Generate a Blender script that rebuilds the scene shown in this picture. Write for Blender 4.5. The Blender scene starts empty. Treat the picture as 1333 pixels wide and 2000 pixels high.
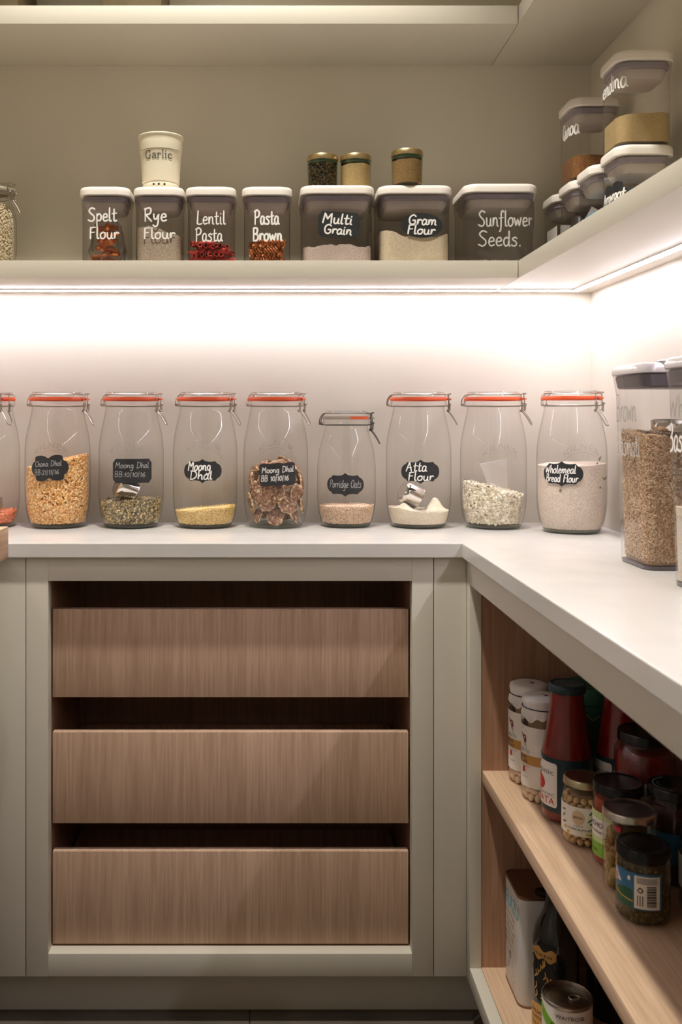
import bpy, bmesh, math, random
import numpy as np
from mathutils import Vector, Matrix

C = bpy.context.scene
COL = C.collection
R = math.radians
PI = math.pi

# ------------------------------------------------------------------ camera
cam_data = bpy.data.cameras.new('camera')
cam = bpy.data.objects.new('camera', cam_data)
COL.objects.link(cam)
cam.location = (0, 0, 1.131)
cam.rotation_euler = (R(90), 0, 0)
cam_data.sensor_width = 36
cam_data.lens = 1850 / 2000 * 36
cam_data.shift_x = (666.5 - 524.5) / 2000
cam_data.shift_y = -(1000 - 816.8) / 2000
cam_data.clip_start = 0.02
cam_data.dof.use_dof = True
cam_data.dof.focus_distance = 1.98
cam_data.dof.aperture_fstop = 9
C.camera = cam

# ------------------------------------------------------------------ world, lamps, exposure
LED_STRENGTH = 34.5
LED_COLOR = (0.97, 0.918, 1.05)
world = bpy.data.worlds.new('world')
C.world = world
world.use_nodes = True
world.node_tree.nodes['Background'].inputs[0].default_value = (1.0, 0.88, 0.64, 1)
world.node_tree.nodes['Background'].inputs[1].default_value = 0.125


def downlight(x, y, watts, size=0.045, cone=74, color=(1.0, 0.955, 0.87)):
    d = bpy.data.lights.new('ceiling_downlight', 'SPOT')
    d.energy = watts
    d.color = color
    d.shadow_soft_size = size
    d.spot_size = R(cone)
    d.spot_blend = 0.4
    o = bpy.data.objects.new('ceiling_downlight', d)
    COL.objects.link(o)
    o.location = (x, y, 3.19)
    o['label'] = 'recessed ceiling downlight over the pantry floor'
    return o


downlight(-0.13, 1.25, 135)
downlight(-0.13, 0.46, 13)

C.view_settings.view_transform = 'Standard'
C.view_settings.look = 'None'
C.view_settings.gamma = 1
C.view_settings.use_curve_mapping = False
C.view_settings.exposure = 0.68
C.cycles.max_bounces = 10
C.cycles.diffuse_bounces = 5
C.cycles.glossy_bounces = 5
C.cycles.transparent_max_bounces = 40
C.cycles.transmission_bounces = 8
C.cycles.caustics_reflective = False
C.cycles.caustics_refractive = False
C.cycles.sample_clamp_indirect = 6
C.cycles.use_denoising = True


# ------------------------------------------------------------------ materials
def srgb(r, g, b):
    f = lambda c: (c / 255 / 12.92) if c / 255 <= 0.04045 else ((c / 255 + 0.055) / 1.055) ** 2.4
    return (f(r), f(g), f(b), 1)


def new_mat(name):
    m = bpy.data.materials.new(name)
    m.use_nodes = True
    nt = m.node_tree
    return m, nt, nt.nodes['Principled BSDF']


def simple(name, col, rough=0.5, metal=0.0, spec=0.5, bump=0.0, bscale=200.0, var=0.0, vscale=20.0):
    m, nt, b = new_mat(name)
    b.inputs['Base Color'].default_value = col
    b.inputs['Roughness'].default_value = rough
    b.inputs['Metallic'].default_value = metal
    b.inputs['Specular IOR Level'].default_value = spec
    if var or bump:
        tc = nt.nodes.new('ShaderNodeTexCoord')
    if var:
        n = nt.nodes.new('ShaderNodeTexNoise')
        n.inputs['Scale'].default_value = vscale
        n.inputs['Detail'].default_value = 5
        nt.links.new(tc.outputs['Object'], n.inputs['Vector'])
        r = nt.nodes.new('ShaderNodeValToRGB')
        r.color_ramp.elements[0].position = 0.3
        r.color_ramp.elements[1].position = 0.7
        r.color_ramp.elements[0].color = tuple(c * (1 - var) for c in col[:3]) + (1,)
        r.color_ramp.elements[1].color = tuple(min(1, c * (1 + var)) for c in col[:3]) + (1,)
        nt.links.new(n.outputs['Fac'], r.inputs['Fac'])
        nt.links.new(r.outputs['Color'], b.inputs['Base Color'])
    if bump:
        n2 = nt.nodes.new('ShaderNodeTexNoise')
        n2.inputs['Scale'].default_value = bscale
        n2.inputs['Detail'].default_value = 4
        nt.links.new(tc.outputs['Object'], n2.inputs['Vector'])
        bp = nt.nodes.new('ShaderNodeBump')
        bp.inputs['Strength'].default_value = bump
        bp.inputs['Distance'].default_value = 0.002
        nt.links.new(n2.outputs['Fac'], bp.inputs['Height'])
        nt.links.new(bp.outputs['Normal'], b.inputs['Normal'])
    return m


def thin_clear(name, tint, edge, rough=0.02, gloss=1.0, edge_pow=6.0):
    """Thin-walled clear glass or plastic: straight-through light, tinted where the wall is seen edge-on, plus a mirror coat (Schlick)."""
    m = bpy.data.materials.new(name)
    m.use_nodes = True
    nt = m.node_tree
    nt.nodes.clear()

    def math_node(op, a, b=None):
        n = nt.nodes.new('ShaderNodeMath')
        n.operation = op
        for k, q in enumerate((a, b)):
            if q is None:
                continue
            if isinstance(q, (int, float)):
                n.inputs[k].default_value = q
            else:
                nt.links.new(q, n.inputs[k])
        return n.outputs[0]
    out = nt.nodes.new('ShaderNodeOutputMaterial')
    tr = nt.nodes.new('ShaderNodeBsdfTransparent')
    gl = nt.nodes.new('ShaderNodeBsdfGlossy')
    gl.inputs['Roughness'].default_value = rough
    lw = nt.nodes.new('ShaderNodeLayerWeight')
    lw.inputs['Blend'].default_value = 0.5
    facing = lw.outputs['Facing']
    mx = nt.nodes.new('ShaderNodeMix')
    mx.data_type = 'RGBA'
    mx.inputs['A'].default_value = tuple(tint) + (1,)
    mx.inputs['B'].default_value = tuple(edge) + (1,)
    nt.links.new(math_node('POWER', facing, edge_pow), mx.inputs['Factor'])
    nt.links.new(mx.outputs['Result'], tr.inputs['Color'])
    f = math_node('MULTIPLY_ADD', math_node('POWER', facing, 5.0), 0.96)
    f.node.inputs[2].default_value = 0.04
    f = math_node('MINIMUM', math_node('MULTIPLY', f, gloss), 0.45)
    ms = nt.nodes.new('ShaderNodeMixShader')
    nt.links.new(f, ms.inputs[0])
    nt.links.new(tr.outputs[0], ms.inputs[1])
    nt.links.new(gl.outputs[0], ms.inputs[2])
    nt.links.new(ms.outputs[0], out.inputs['Surface'])
    return m


def oak(name, grain=(1, 1, 0.035), light=(0.59, 0.405, 0.29), dark=(0.42, 0.27, 0.185)):
    """Oak veneer: stretched noise; the axis with the small factor is the grain direction."""
    m, nt, b = new_mat(name)
    tc = nt.nodes.new('ShaderNodeTexCoord')
    mp = nt.nodes.new('ShaderNodeMapping')
    mp.inputs['Scale'].default_value = grain
    nt.links.new(tc.outputs['Object'], mp.inputs['Vector'])
    fine = nt.nodes.new('ShaderNodeTexNoise')
    fine.inputs['Scale'].default_value = 260
    fine.inputs['Detail'].default_value = 4
    nt.links.new(mp.outputs[0], fine.inputs['Vector'])
    broad = nt.nodes.new('ShaderNodeTexNoise')
    broad.inputs['Scale'].default_value = 45
    broad.inputs['Detail'].default_value = 3
    broad.inputs['Distortion'].default_value = 0.4
    nt.links.new(mp.outputs[0], broad.inputs['Vector'])
    mixf = nt.nodes.new('ShaderNodeMix')
    mixf.inputs['Factor'].default_value = 0.42
    nt.links.new(fine.outputs['Fac'], mixf.inputs['A'])
    nt.links.new(broad.outputs['Fac'], mixf.inputs['B'])
    r = nt.nodes.new('ShaderNodeValToRGB')
    r.color_ramp.elements[0].position = 0.36
    r.color_ramp.elements[1].position = 0.62
    r.color_ramp.elements[0].color = tuple(dark) + (1,)
    r.color_ramp.elements[1].color = tuple(light) + (1,)
    nt.links.new(mixf.outputs['Result'], r.inputs['Fac'])
    nt.links.new(r.outputs['Color'], b.inputs['Base Color'])
    b.inputs['Roughness'].default_value = 0.5
    b.inputs['Specular IOR Level'].default_value = 0.3
    bp = nt.nodes.new('ShaderNodeBump')
    bp.inputs['Strength'].default_value = 0.12
    bp.inputs['Distance'].default_value = 0.001
    nt.links.new(fine.outputs['Fac'], bp.inputs['Height'])
    nt.links.new(bp.outputs['Normal'], b.inputs['Normal'])
    return m


def grainy(name, rough=0.6):
    m, nt, b = new_mat(name)
    a = nt.nodes.new('ShaderNodeAttribute')
    a.attribute_name = 'Col'
    nt.links.new(a.outputs['Color'], b.inputs['Base Color'])
    b.inputs['Roughness'].default_value = rough
    b.inputs['Specular IOR Level'].default_value = 0.3
    return m


def powder(name, col, speck=None, scale=400.0, bump=0.35, amount=0.5):
    m, nt, b = new_mat(name)
    tc = nt.nodes.new('ShaderNodeTexCoord')
    v = nt.nodes.new('ShaderNodeTexNoise')
    v.inputs['Scale'].default_value = scale
    v.inputs['Detail'].default_value = 3
    nt.links.new(tc.outputs['Object'], v.inputs['Vector'])
    big = nt.nodes.new('ShaderNodeTexNoise')
    big.inputs['Scale'].default_value = 28
    big.inputs['Detail'].default_value = 3
    nt.links.new(tc.outputs['Object'], big.inputs['Vector'])
    r = nt.nodes.new('ShaderNodeValToRGB')
    r.color_ramp.elements[0].position = 0.30 + 0.12 * amount
    r.color_ramp.elements[1].position = 0.62
    r.color_ramp.elements[0].color = speck or tuple(c * 0.8 for c in col[:3]) + (1,)
    r.color_ramp.elements[1].color = col
    nt.links.new(v.outputs['Fac'], r.inputs['Fac'])
    mx = nt.nodes.new('ShaderNodeMix')
    mx.data_type = 'RGBA'
    mx.blend_type = 'MULTIPLY'
    mx.inputs['Factor'].default_value = 0.25
    nt.links.new(r.outputs['Color'], mx.inputs['A'])
    nt.links.new(big.outputs['Fac'], mx.inputs['B'])
    nt.links.new(mx.outputs['Result'], b.inputs['Base Color'])
    b.inputs['Roughness'].default_value = 0.9
    b.inputs['Specular IOR Level'].default_value = 0.1
    bp = nt.nodes.new('ShaderNodeBump')
    bp.inputs['Strength'].default_value = bump
    bp.inputs['Distance'].default_value = 0.0015
    nt.links.new(v.outputs['Fac'], bp.inputs['Height'])
    nt.links.new(bp.outputs['Normal'], b.inputs['Normal'])
    return m


M = {}
M['wall'] = simple('wall_paint', (0.68, 0.632, 0.535, 1), 0.55, spec=0.25, bump=0.03, bscale=350)
M['cab'] = simple('cabinet_paint', (0.63, 0.59, 0.50, 1), 0.42, spec=0.35, bump=0.02, bscale=500)
M['shelf'] = simple('shelf_paint', (0.64, 0.60, 0.51, 1), 0.40, spec=0.4, bump=0.015, bscale=500)
M['quartz'] = simple('quartz_worktop', (0.63, 0.61, 0.575, 1), 0.2, spec=0.45, var=0.035, vscale=14)
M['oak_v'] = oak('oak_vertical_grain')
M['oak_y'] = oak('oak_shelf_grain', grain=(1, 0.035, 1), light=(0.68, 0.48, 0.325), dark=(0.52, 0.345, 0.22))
M['oak_in'] = oak('oak_interior', light=(0.46, 0.27, 0.17), dark=(0.34, 0.185, 0.11))  # same oak in a darker copy, the shade inside the units painted in
M['board'] = oak('chopping_board_wood', grain=(0.9, 0.06, 1), light=(0.60, 0.42, 0.26), dark=(0.38, 0.23, 0.13))
M['tile'] = simple('stone_tile', (0.105, 0.085, 0.068, 1), 0.6, var=0.25, vscale=9, bump=0.05, bscale=60)
M['grout'] = simple('grout', (0.16, 0.14, 0.115, 1), 0.9)
M['glass'] = thin_clear('jar_glass', (0.988, 0.989, 0.986), (0.10, 0.10, 0.09), 0.015, 1.0, 12.0)
M['glass_base'] = thin_clear('jar_glass_base', (0.80, 0.83, 0.78), (0.30, 0.34, 0.28), 0.05, 1.0)
M['emboss'] = thin_clear('embossed_glass', (0.84, 0.84, 0.83), (0.6, 0.6, 0.58), 0.2, 2.5)
M['plastic'] = thin_clear('clear_plastic', (0.885, 0.875, 0.885), (0.25, 0.23, 0.26), 0.04, 1.0, 12.0)
M['plastic_lt'] = thin_clear('pale_clear_plastic', (0.955, 0.95, 0.95), (0.30, 0.28, 0.30), 0.04, 1.0, 12.0)
M['seal'] = simple('grey_silicone_seal', srgb(150, 140, 150), 0.35)
M['seal_dark'] = simple('dark_grey_seal', srgb(92, 84, 92), 0.35)
M['white_plastic'] = simple('white_lid_plastic', srgb(238, 230, 222), 0.38, spec=0.4)
M['plug'] = simple('lid_plug_plastic', srgb(190, 180, 172), 0.4)
M['lid_grey'] = simple('pale_grey_lid', srgb(186, 179, 178), 0.2, spec=0.6)
M['rubber'] = simple('orange_rubber', srgb(226, 88, 42), 0.42)
M['old_seal'] = simple('greyed_rubber', srgb(168, 158, 140), 0.45)
M['wire'] = simple('steel_wire', (0.42, 0.38, 0.33, 1), 0.3, metal=1.0)
M['wire_dark'] = simple('dark_wire', (0.12, 0.11, 0.10, 1), 0.35, metal=1.0)
M['steel'] = simple('polished_steel', (0.74, 0.71, 0.68, 1), 0.12, metal=1.0)
M['chalk'] = simple('chalkboard', (0.012, 0.013, 0.015, 1), 0.55, var=0.3, vscale=60)
M['ink'] = simple('chalk_pen', srgb(235, 233, 228), 0.8)
M['ink_grey'] = simple('faded_chalk_pen', srgb(158, 158, 156), 0.8)
M['ink_silver'] = simple('silver_pen', srgb(196, 192, 188), 0.6)
M['ink_dim'] = simple('grey_pen', srgb(140, 136, 132), 0.7)
M['alu'] = simple('aluminium', (0.75, 0.73, 0.71, 1), 0.35, metal=1.0)
M['cream'] = simple('cream_glaze', srgb(232, 222, 198), 0.25, spec=0.5)
M['dark_print'] = simple('dark_print', srgb(52, 52, 46), 0.6)
M['hole'] = simple('vent_hole', (0.01, 0.01, 0.01, 1), 0.8)
M['gold'] = simple('gold_lid', (0.62, 0.47, 0.25, 1), 0.33, metal=1.0)
M['gold_in'] = simple('brassy_lid', (0.55, 0.47, 0.30, 1), 0.28, metal=1.0)
M['green_glass'] = thin_clear('green_glass', (0.86, 0.92, 0.86), (0.35, 0.52, 0.38), 0.03, 1.0)
M['green_seal'] = simple('green_seal', srgb(70, 96, 72), 0.4)
M['black_lid'] = simple('black_lid', (0.006, 0.006, 0.008, 1), 0.2, spec=0.35)
M['teal'] = simple('dark_teal', srgb(22, 52, 58), 0.4)
M['silver_lid'] = simple('silver_lid', (0.60, 0.56, 0.50, 1), 0.25, metal=1.0)
M['paper'] = simple('white_label_paper', srgb(236, 230, 222), 0.6)
M['ochre'] = simple('ochre_print', srgb(196, 146, 78), 0.6)
M['red_print'] = simple('red_print', srgb(196, 32, 40), 0.5)
M['maroon_print'] = simple('maroon_print', srgb(120, 24, 36), 0.5)
M['navy_print'] = simple('navy_print', srgb(36, 40, 84), 0.5)
M['blue_print'] = simple('blue_print', srgb(96, 130, 150), 0.5)
M['green_print'] = simple('green_print', srgb(126, 178, 56), 0.5)
M['leaf_print'] = simple('leaf_green_print', srgb(44, 112, 54), 0.5)
M['pale_green'] = simple('pale_green_print', srgb(196, 214, 150), 0.5)
M['tan_print'] = simple('tan_print', srgb(214, 190, 156), 0.5)
M['cyan_print'] = simple('cyan_print', srgb(112, 196, 214), 0.5)
M['sky_print'] = simple('blue_label', srgb(50, 110, 150), 0.5)
M['green_dark_print'] = simple('landscape_green', srgb(30, 84, 60), 0.5)
M['black_print'] = simple('black_print', srgb(30, 30, 30), 0.5)
M['grey_print'] = simple('grey_print', srgb(120, 116, 112), 0.5)
M['yellow_print'] = simple('yellow_print', srgb(220, 180, 70), 0.5)
M['cloth'] = simple('white_cloth', srgb(232, 226, 222), 0.85, bump=0.25, bscale=260)
M['string'] = simple('navy_string', srgb(34, 38, 70), 0.8)
M['passata'] = simple('tomato_passata', srgb(122, 10, 5), 0.35, var=0.2, vscale=40)
M['pepper'] = simple('red_pepper', srgb(104, 8, 8), 0.35, var=0.35, vscale=70)
M['brine'] = simple('cloudy_brine', srgb(170, 140, 104), 0.5, var=0.15, vscale=80)
M['olive_brine'] = simple('olive_brine', srgb(96, 78, 40), 0.4, var=0.4, vscale=120)
M['capers'] = simple('dark_caper_brine', srgb(66, 54, 28), 0.5, var=0.3, vscale=160)
M['chickpea'] = simple('chickpea_skin', srgb(208, 172, 118), 0.55, var=0.12, vscale=200)
M['bean'] = simple('white_bean_skin', srgb(226, 200, 172), 0.5, var=0.1, vscale=200)
M['olive'] = simple('green_olive_skin', srgb(150, 122, 54), 0.35, var=0.2, vscale=120)
M['dark_glass'] = simple('dark_bottle_glass', (0.010, 0.010, 0.010, 1), 0.08, spec=0.7)
M['tin_white'] = simple('white_tin', srgb(226, 222, 218), 0.35)
M['tin_brown'] = simple('bronze_tin_top', (0.28, 0.15, 0.09, 1), 0.4, metal=0.8)
M['tin_metal'] = simple('can_metal', (0.42, 0.38, 0.33, 1), 0.35, metal=1.0)
M['gold_print'] = simple('gold_label', srgb(206, 158, 86), 0.45)
M['penne'] = simple('red_lentil_pasta', srgb(190, 58, 46), 0.55, var=0.15, vscale=90)
M['fusilli'] = simple('brown_pasta', srgb(206, 124, 62), 0.6, var=0.18, vscale=90)
M['carrot'] = simple('orange_crisps', srgb(232, 130, 56), 0.6, var=0.25, vscale=70)
M['film'] = thin_clear('crinkled_film', (0.84, 0.83, 0.82), (0.45, 0.44, 0.43), 0.12, 2.0)
m = bpy.data.materials.new('frosted_scoop')
m.use_nodes = True
nt = m.node_tree
nt.nodes.clear()
out = nt.nodes.new('ShaderNodeOutputMaterial')
ta = nt.nodes.new('ShaderNodeBsdfTransparent')
tb = nt.nodes.new('ShaderNodeBsdfTranslucent')
tb.inputs[0].default_value = (0.92, 0.90, 0.88, 1)
tc = nt.nodes.new('ShaderNodeBsdfDiffuse')
tc.inputs[0].default_value = (0.92, 0.90, 0.88, 1)
tm1 = nt.nodes.new('ShaderNodeMixShader')
nt.links.new(tb.outputs[0], tm1.inputs[1])
nt.links.new(tc.outputs[0], tm1.inputs[2])
tm2 = nt.nodes.new('ShaderNodeMixShader')
tm2.inputs[0].default_value = 0.22
nt.links.new(ta.outputs[0], tm2.inputs[1])
nt.links.new(tm1.outputs[0], tm2.inputs[2])
nt.links.new(tm2.outputs[0], out.inputs['Surface'])
M['scoop_plastic'] = m
M['bluepack'] = simple('blue_packet', srgb(96, 158, 196), 0.4)
M['darkpack'] = simple('dark_packet', srgb(54, 48, 46), 0.4)
M['orangepack'] = simple('orange_packet', srgb(196, 84, 40), 0.4)
M['basketbrown'] = simple('brown_box', srgb(92, 78, 50), 0.7, var=0.15, vscale=30)
M['grain'] = grainy('grain_colours', 0.55)
M['mushroom'] = grainy('mushroom_colours', 0.8)
nt = M['mushroom'].node_tree
att = next(n for n in nt.nodes if n.type == 'ATTRIBUTE')
tcm = nt.nodes.new('ShaderNodeTexCoord')
nzm = nt.nodes.new('ShaderNodeTexNoise')
nzm.inputs['Scale'].default_value = 150
nzm.inputs['Detail'].default_value = 5
nt.links.new(tcm.outputs['Object'], nzm.inputs['Vector'])
rpm = nt.nodes.new('ShaderNodeValToRGB')
rpm.color_ramp.elements[0].position = 0.38
rpm.color_ramp.elements[0].color = (0.50, 0.46, 0.44, 1)
rpm.color_ramp.elements[1].position = 0.66
rpm.color_ramp.elements[1].color = (1.45, 1.4, 1.3, 1)
nt.links.new(nzm.outputs['Fac'], rpm.inputs['Fac'])
mxm = nt.nodes.new('ShaderNodeMix')
mxm.data_type = 'RGBA'
mxm.blend_type = 'MULTIPLY'
mxm.inputs['Factor'].default_value = 1
nt.links.new(att.outputs['Color'], mxm.inputs['A'])
nt.links.new(rpm.outputs['Color'], mxm.inputs['B'])
bsm = nt.nodes['Principled BSDF']
nt.links.new(mxm.outputs['Result'], bsm.inputs['Base Color'])
bpm = nt.nodes.new('ShaderNodeBump')
bpm.inputs['Strength'].default_value = 0.7
bpm.inputs['Distance'].default_value = 0.003
nt.links.new(nzm.outputs['Fac'], bpm.inputs['Height'])
nt.links.new(bpm.outputs['Normal'], bsm.inputs['Normal'])
M['bark'] = simple('bay_leaf', srgb(126, 116, 84), 0.7)

m, nt, b = new_mat('led_diffuser')
b.inputs['Base Color'].default_value = (1, 1, 1, 1)
b.inputs['Emission Color'].default_value = LED_COLOR + (1,)
b.inputs['Emission Strength'].default_value = LED_STRENGTH
M['led'] = m
m, nt, b = new_mat('led_diffuser_dimmed')
b.inputs['Base Color'].default_value = (1, 1, 1, 1)
b.inputs['Emission Color'].default_value = LED_COLOR + (1,)
b.inputs['Emission Strength'].default_value = LED_STRENGTH * 0.5  # half strength, for the added fill strip out of view
M['led_dim'] = m


# ------------------------------------------------------------------ mesh helpers
class MB:
    def __init__(s):
        s.v, s.f = [], []

    def add(s, verts, faces):
        n = len(s.v)
        s.v.extend([tuple(p) for p in verts])
        s.f.extend([tuple(i + n for i in fc) for fc in faces])
        return s

    def box(s, x0, x1, y0, y1, z0, z1, bev=0.0):
        x0, x1 = min(x0, x1), max(x0, x1)
        y0, y1 = min(y0, y1), max(y0, y1)
        z0, z1 = min(z0, z1), max(z0, z1)
        if bev <= 0:
            v = [(x, y, z) for z in (z0, z1) for y in (y0, y1) for x in (x0, x1)]
            return s.add(v, [(0, 2, 3, 1), (4, 5, 7, 6), (0, 1, 5, 4), (2, 6, 7, 3), (0, 4, 6, 2), (1, 3, 7, 5)])
        s.crisp = True
        bm = bmesh.new()
        bmesh.ops.create_cube(bm, size=1)
        for q in bm.verts:
            q.co = Vector(((x0 + x1) / 2 + q.co.x * (x1 - x0), (y0 + y1) / 2 + q.co.y * (y1 - y0), (z0 + z1) / 2 + q.co.z * (z1 - z0)))
        bmesh.ops.bevel(bm, geom=list(bm.edges), offset=bev, segments=2, profile=0.6, affect='EDGES')
        bm.verts.index_update()
        s.add([q.co[:] for q in bm.verts], [[q.index for q in f.verts] for f in bm.faces])
        bm.free()
        return s

    def lathe(s, prof, n=48, cx=0, cy=0, wob=None):
        rows, base = [], len(s.v)
        v, f = [], []
        for (r, z) in prof:
            if r <= 1e-6:
                rows.append([len(v)])
                v.append((cx, cy, z))
            else:
                rows.append(list(range(len(v), len(v) + n)))
                for i in range(n):
                    a = 2 * PI * i / n
                    rr = r * (wob(a, z) if wob else 1)
                    v.append((cx + rr * math.cos(a), cy + rr * math.sin(a), z))
        for a, b in zip(rows, rows[1:]):
            for i in range(n):
                j = (i + 1) % n
                if len(a) == 1 and len(b) == 1:
                    continue
                if len(a) == 1:
                    f.append((a[0], b[j], b[i]))
                elif len(b) == 1:
                    f.append((a[i], a[j], b[0]))
                else:
                    f.append((a[i], a[j], b[j], b[i]))
        return s.add(v, f)

    def loft(s, sections, n=5, cx=0, cy=0, cap0=True, cap1=True):
        """Rounded rectangles (z, half x, half y, corner radius) joined in order."""
        v, f, m = [], [], 4 * (n + 1)
        for (z, hx, hy, r) in sections:
            for (x, y) in rr_outline(hx, hy, r, n):
                v.append((cx + x, cy + y, z))
        for k in range(len(sections) - 1):
            for i in range(m):
                j = (i + 1) % m
                f.append((k * m + i, k * m + j, (k + 1) * m + j, (k + 1) * m + i))
        if cap0:
            f.append(tuple(reversed(range(m))))
        if cap1:
            f.append(tuple(range((len(sections) - 1) * m, len(sections) * m)))
        return s.add(v, f)

    def tube(s, pts, r, n=6, closed=False):
        pts = [Vector(p) for p in pts]
        k = len(pts)
        v, f = [], []
        ref = None
        for i, p in enumerate(pts):
            if closed:
                t = pts[(i + 1) % k] - pts[i - 1]
            else:
                t = pts[min(i + 1, k - 1)] - pts[max(i - 1, 0)]
            t.normalize()
            if ref is None:
                ref = Vector((0, 0, 1)) if abs(t.z) < 0.9 else Vector((1, 0, 0))
            a = ref - t * ref.dot(t)
            if a.length < 1e-6:
                a = Vector((1, 0, 0)) - t * t.x
            a.normalize()
            ref = a
            b = t.cross(a)
            for j in range(n):
                q = 2 * PI * j / n
                v.append(p + a * (r * math.cos(q)) + b * (r * math.sin(q)))
        for i in range(k if closed else k - 1):
            for j in range(n):
                j2 = (j + 1) % n
                i2 = (i + 1) % k
                f.append((i * n + j, i * n + j2, i2 * n + j2, i2 * n + j))
        if not closed:
            f.append(tuple(reversed(range(n))))
            f.append(tuple(range((k - 1) * n, k * n)))
        return s.add(v, f)

    def mesh(s, name, sharp=38):
        me = bpy.data.meshes.new(name)
        me.from_pydata(s.v, [], s.f)
        me.polygons.foreach_set('use_smooth', [True] * len(me.polygons))
        me.set_sharp_from_angle(angle=R(20 if getattr(s, 'crisp', False) else sharp))
        return me


def rr_outline(hx, hy, r, n=5):
    out = []
    r = min(r, hx, hy)
    for q, (sx, sy) in enumerate([(1, 1), (-1, 1), (-1, -1), (1, -1)]):
        for i in range(n + 1):
            a = PI / 2 * q + PI / 2 * i / n
            out.append((sx * (hx - r) + r * math.cos(a), sy * (hy - r) + r * math.sin(a)))
    return out


CACHE = {}


def cached(key, fn):
    if key not in CACHE:
        CACHE[key] = fn()
    return CACHE[key]


def obj(name, me, mat=None, parent=None, loc=None, rot=None):
    if isinstance(me, MB):
        me = me.mesh(name)
    o = bpy.data.objects.new(name, me)
    COL.objects.link(o)
    if mat is not None and len(me.materials) == 0:
        me.materials.append(mat if not isinstance(mat, str) else M[mat])
    elif mat is not None:
        o.material_slots[0].link = 'OBJECT'
        o.material_slots[0].material = mat if not isinstance(mat, str) else M[mat]
    if parent is not None:
        o.parent = parent
    if loc is not None:
        o.location = loc
    if rot is not None:
        o.rotation_euler = rot
    return o


def tag(o, label=None, cat=None, group=None, kind=None):
    if label:
        o['label'] = label
    if cat:
        o['category'] = cat
    if group:
        o['group'] = group
    if kind:
        o['kind'] = kind
    return o


def thing(name, label, cat, loc=(0, 0, 0), rotz=0.0, group=None):
    o = bpy.data.objects.new(name, None)
    COL.objects.link(o)
    o.empty_display_size = 0.02
    o.location = loc
    o.rotation_euler = (0, 0, rotz)
    return tag(o, label, cat, group)


def struct(name, mb, mat, parent=None):
    o = obj(name, mb, mat, parent)
    o['kind'] = 'structure'
    return o


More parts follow.
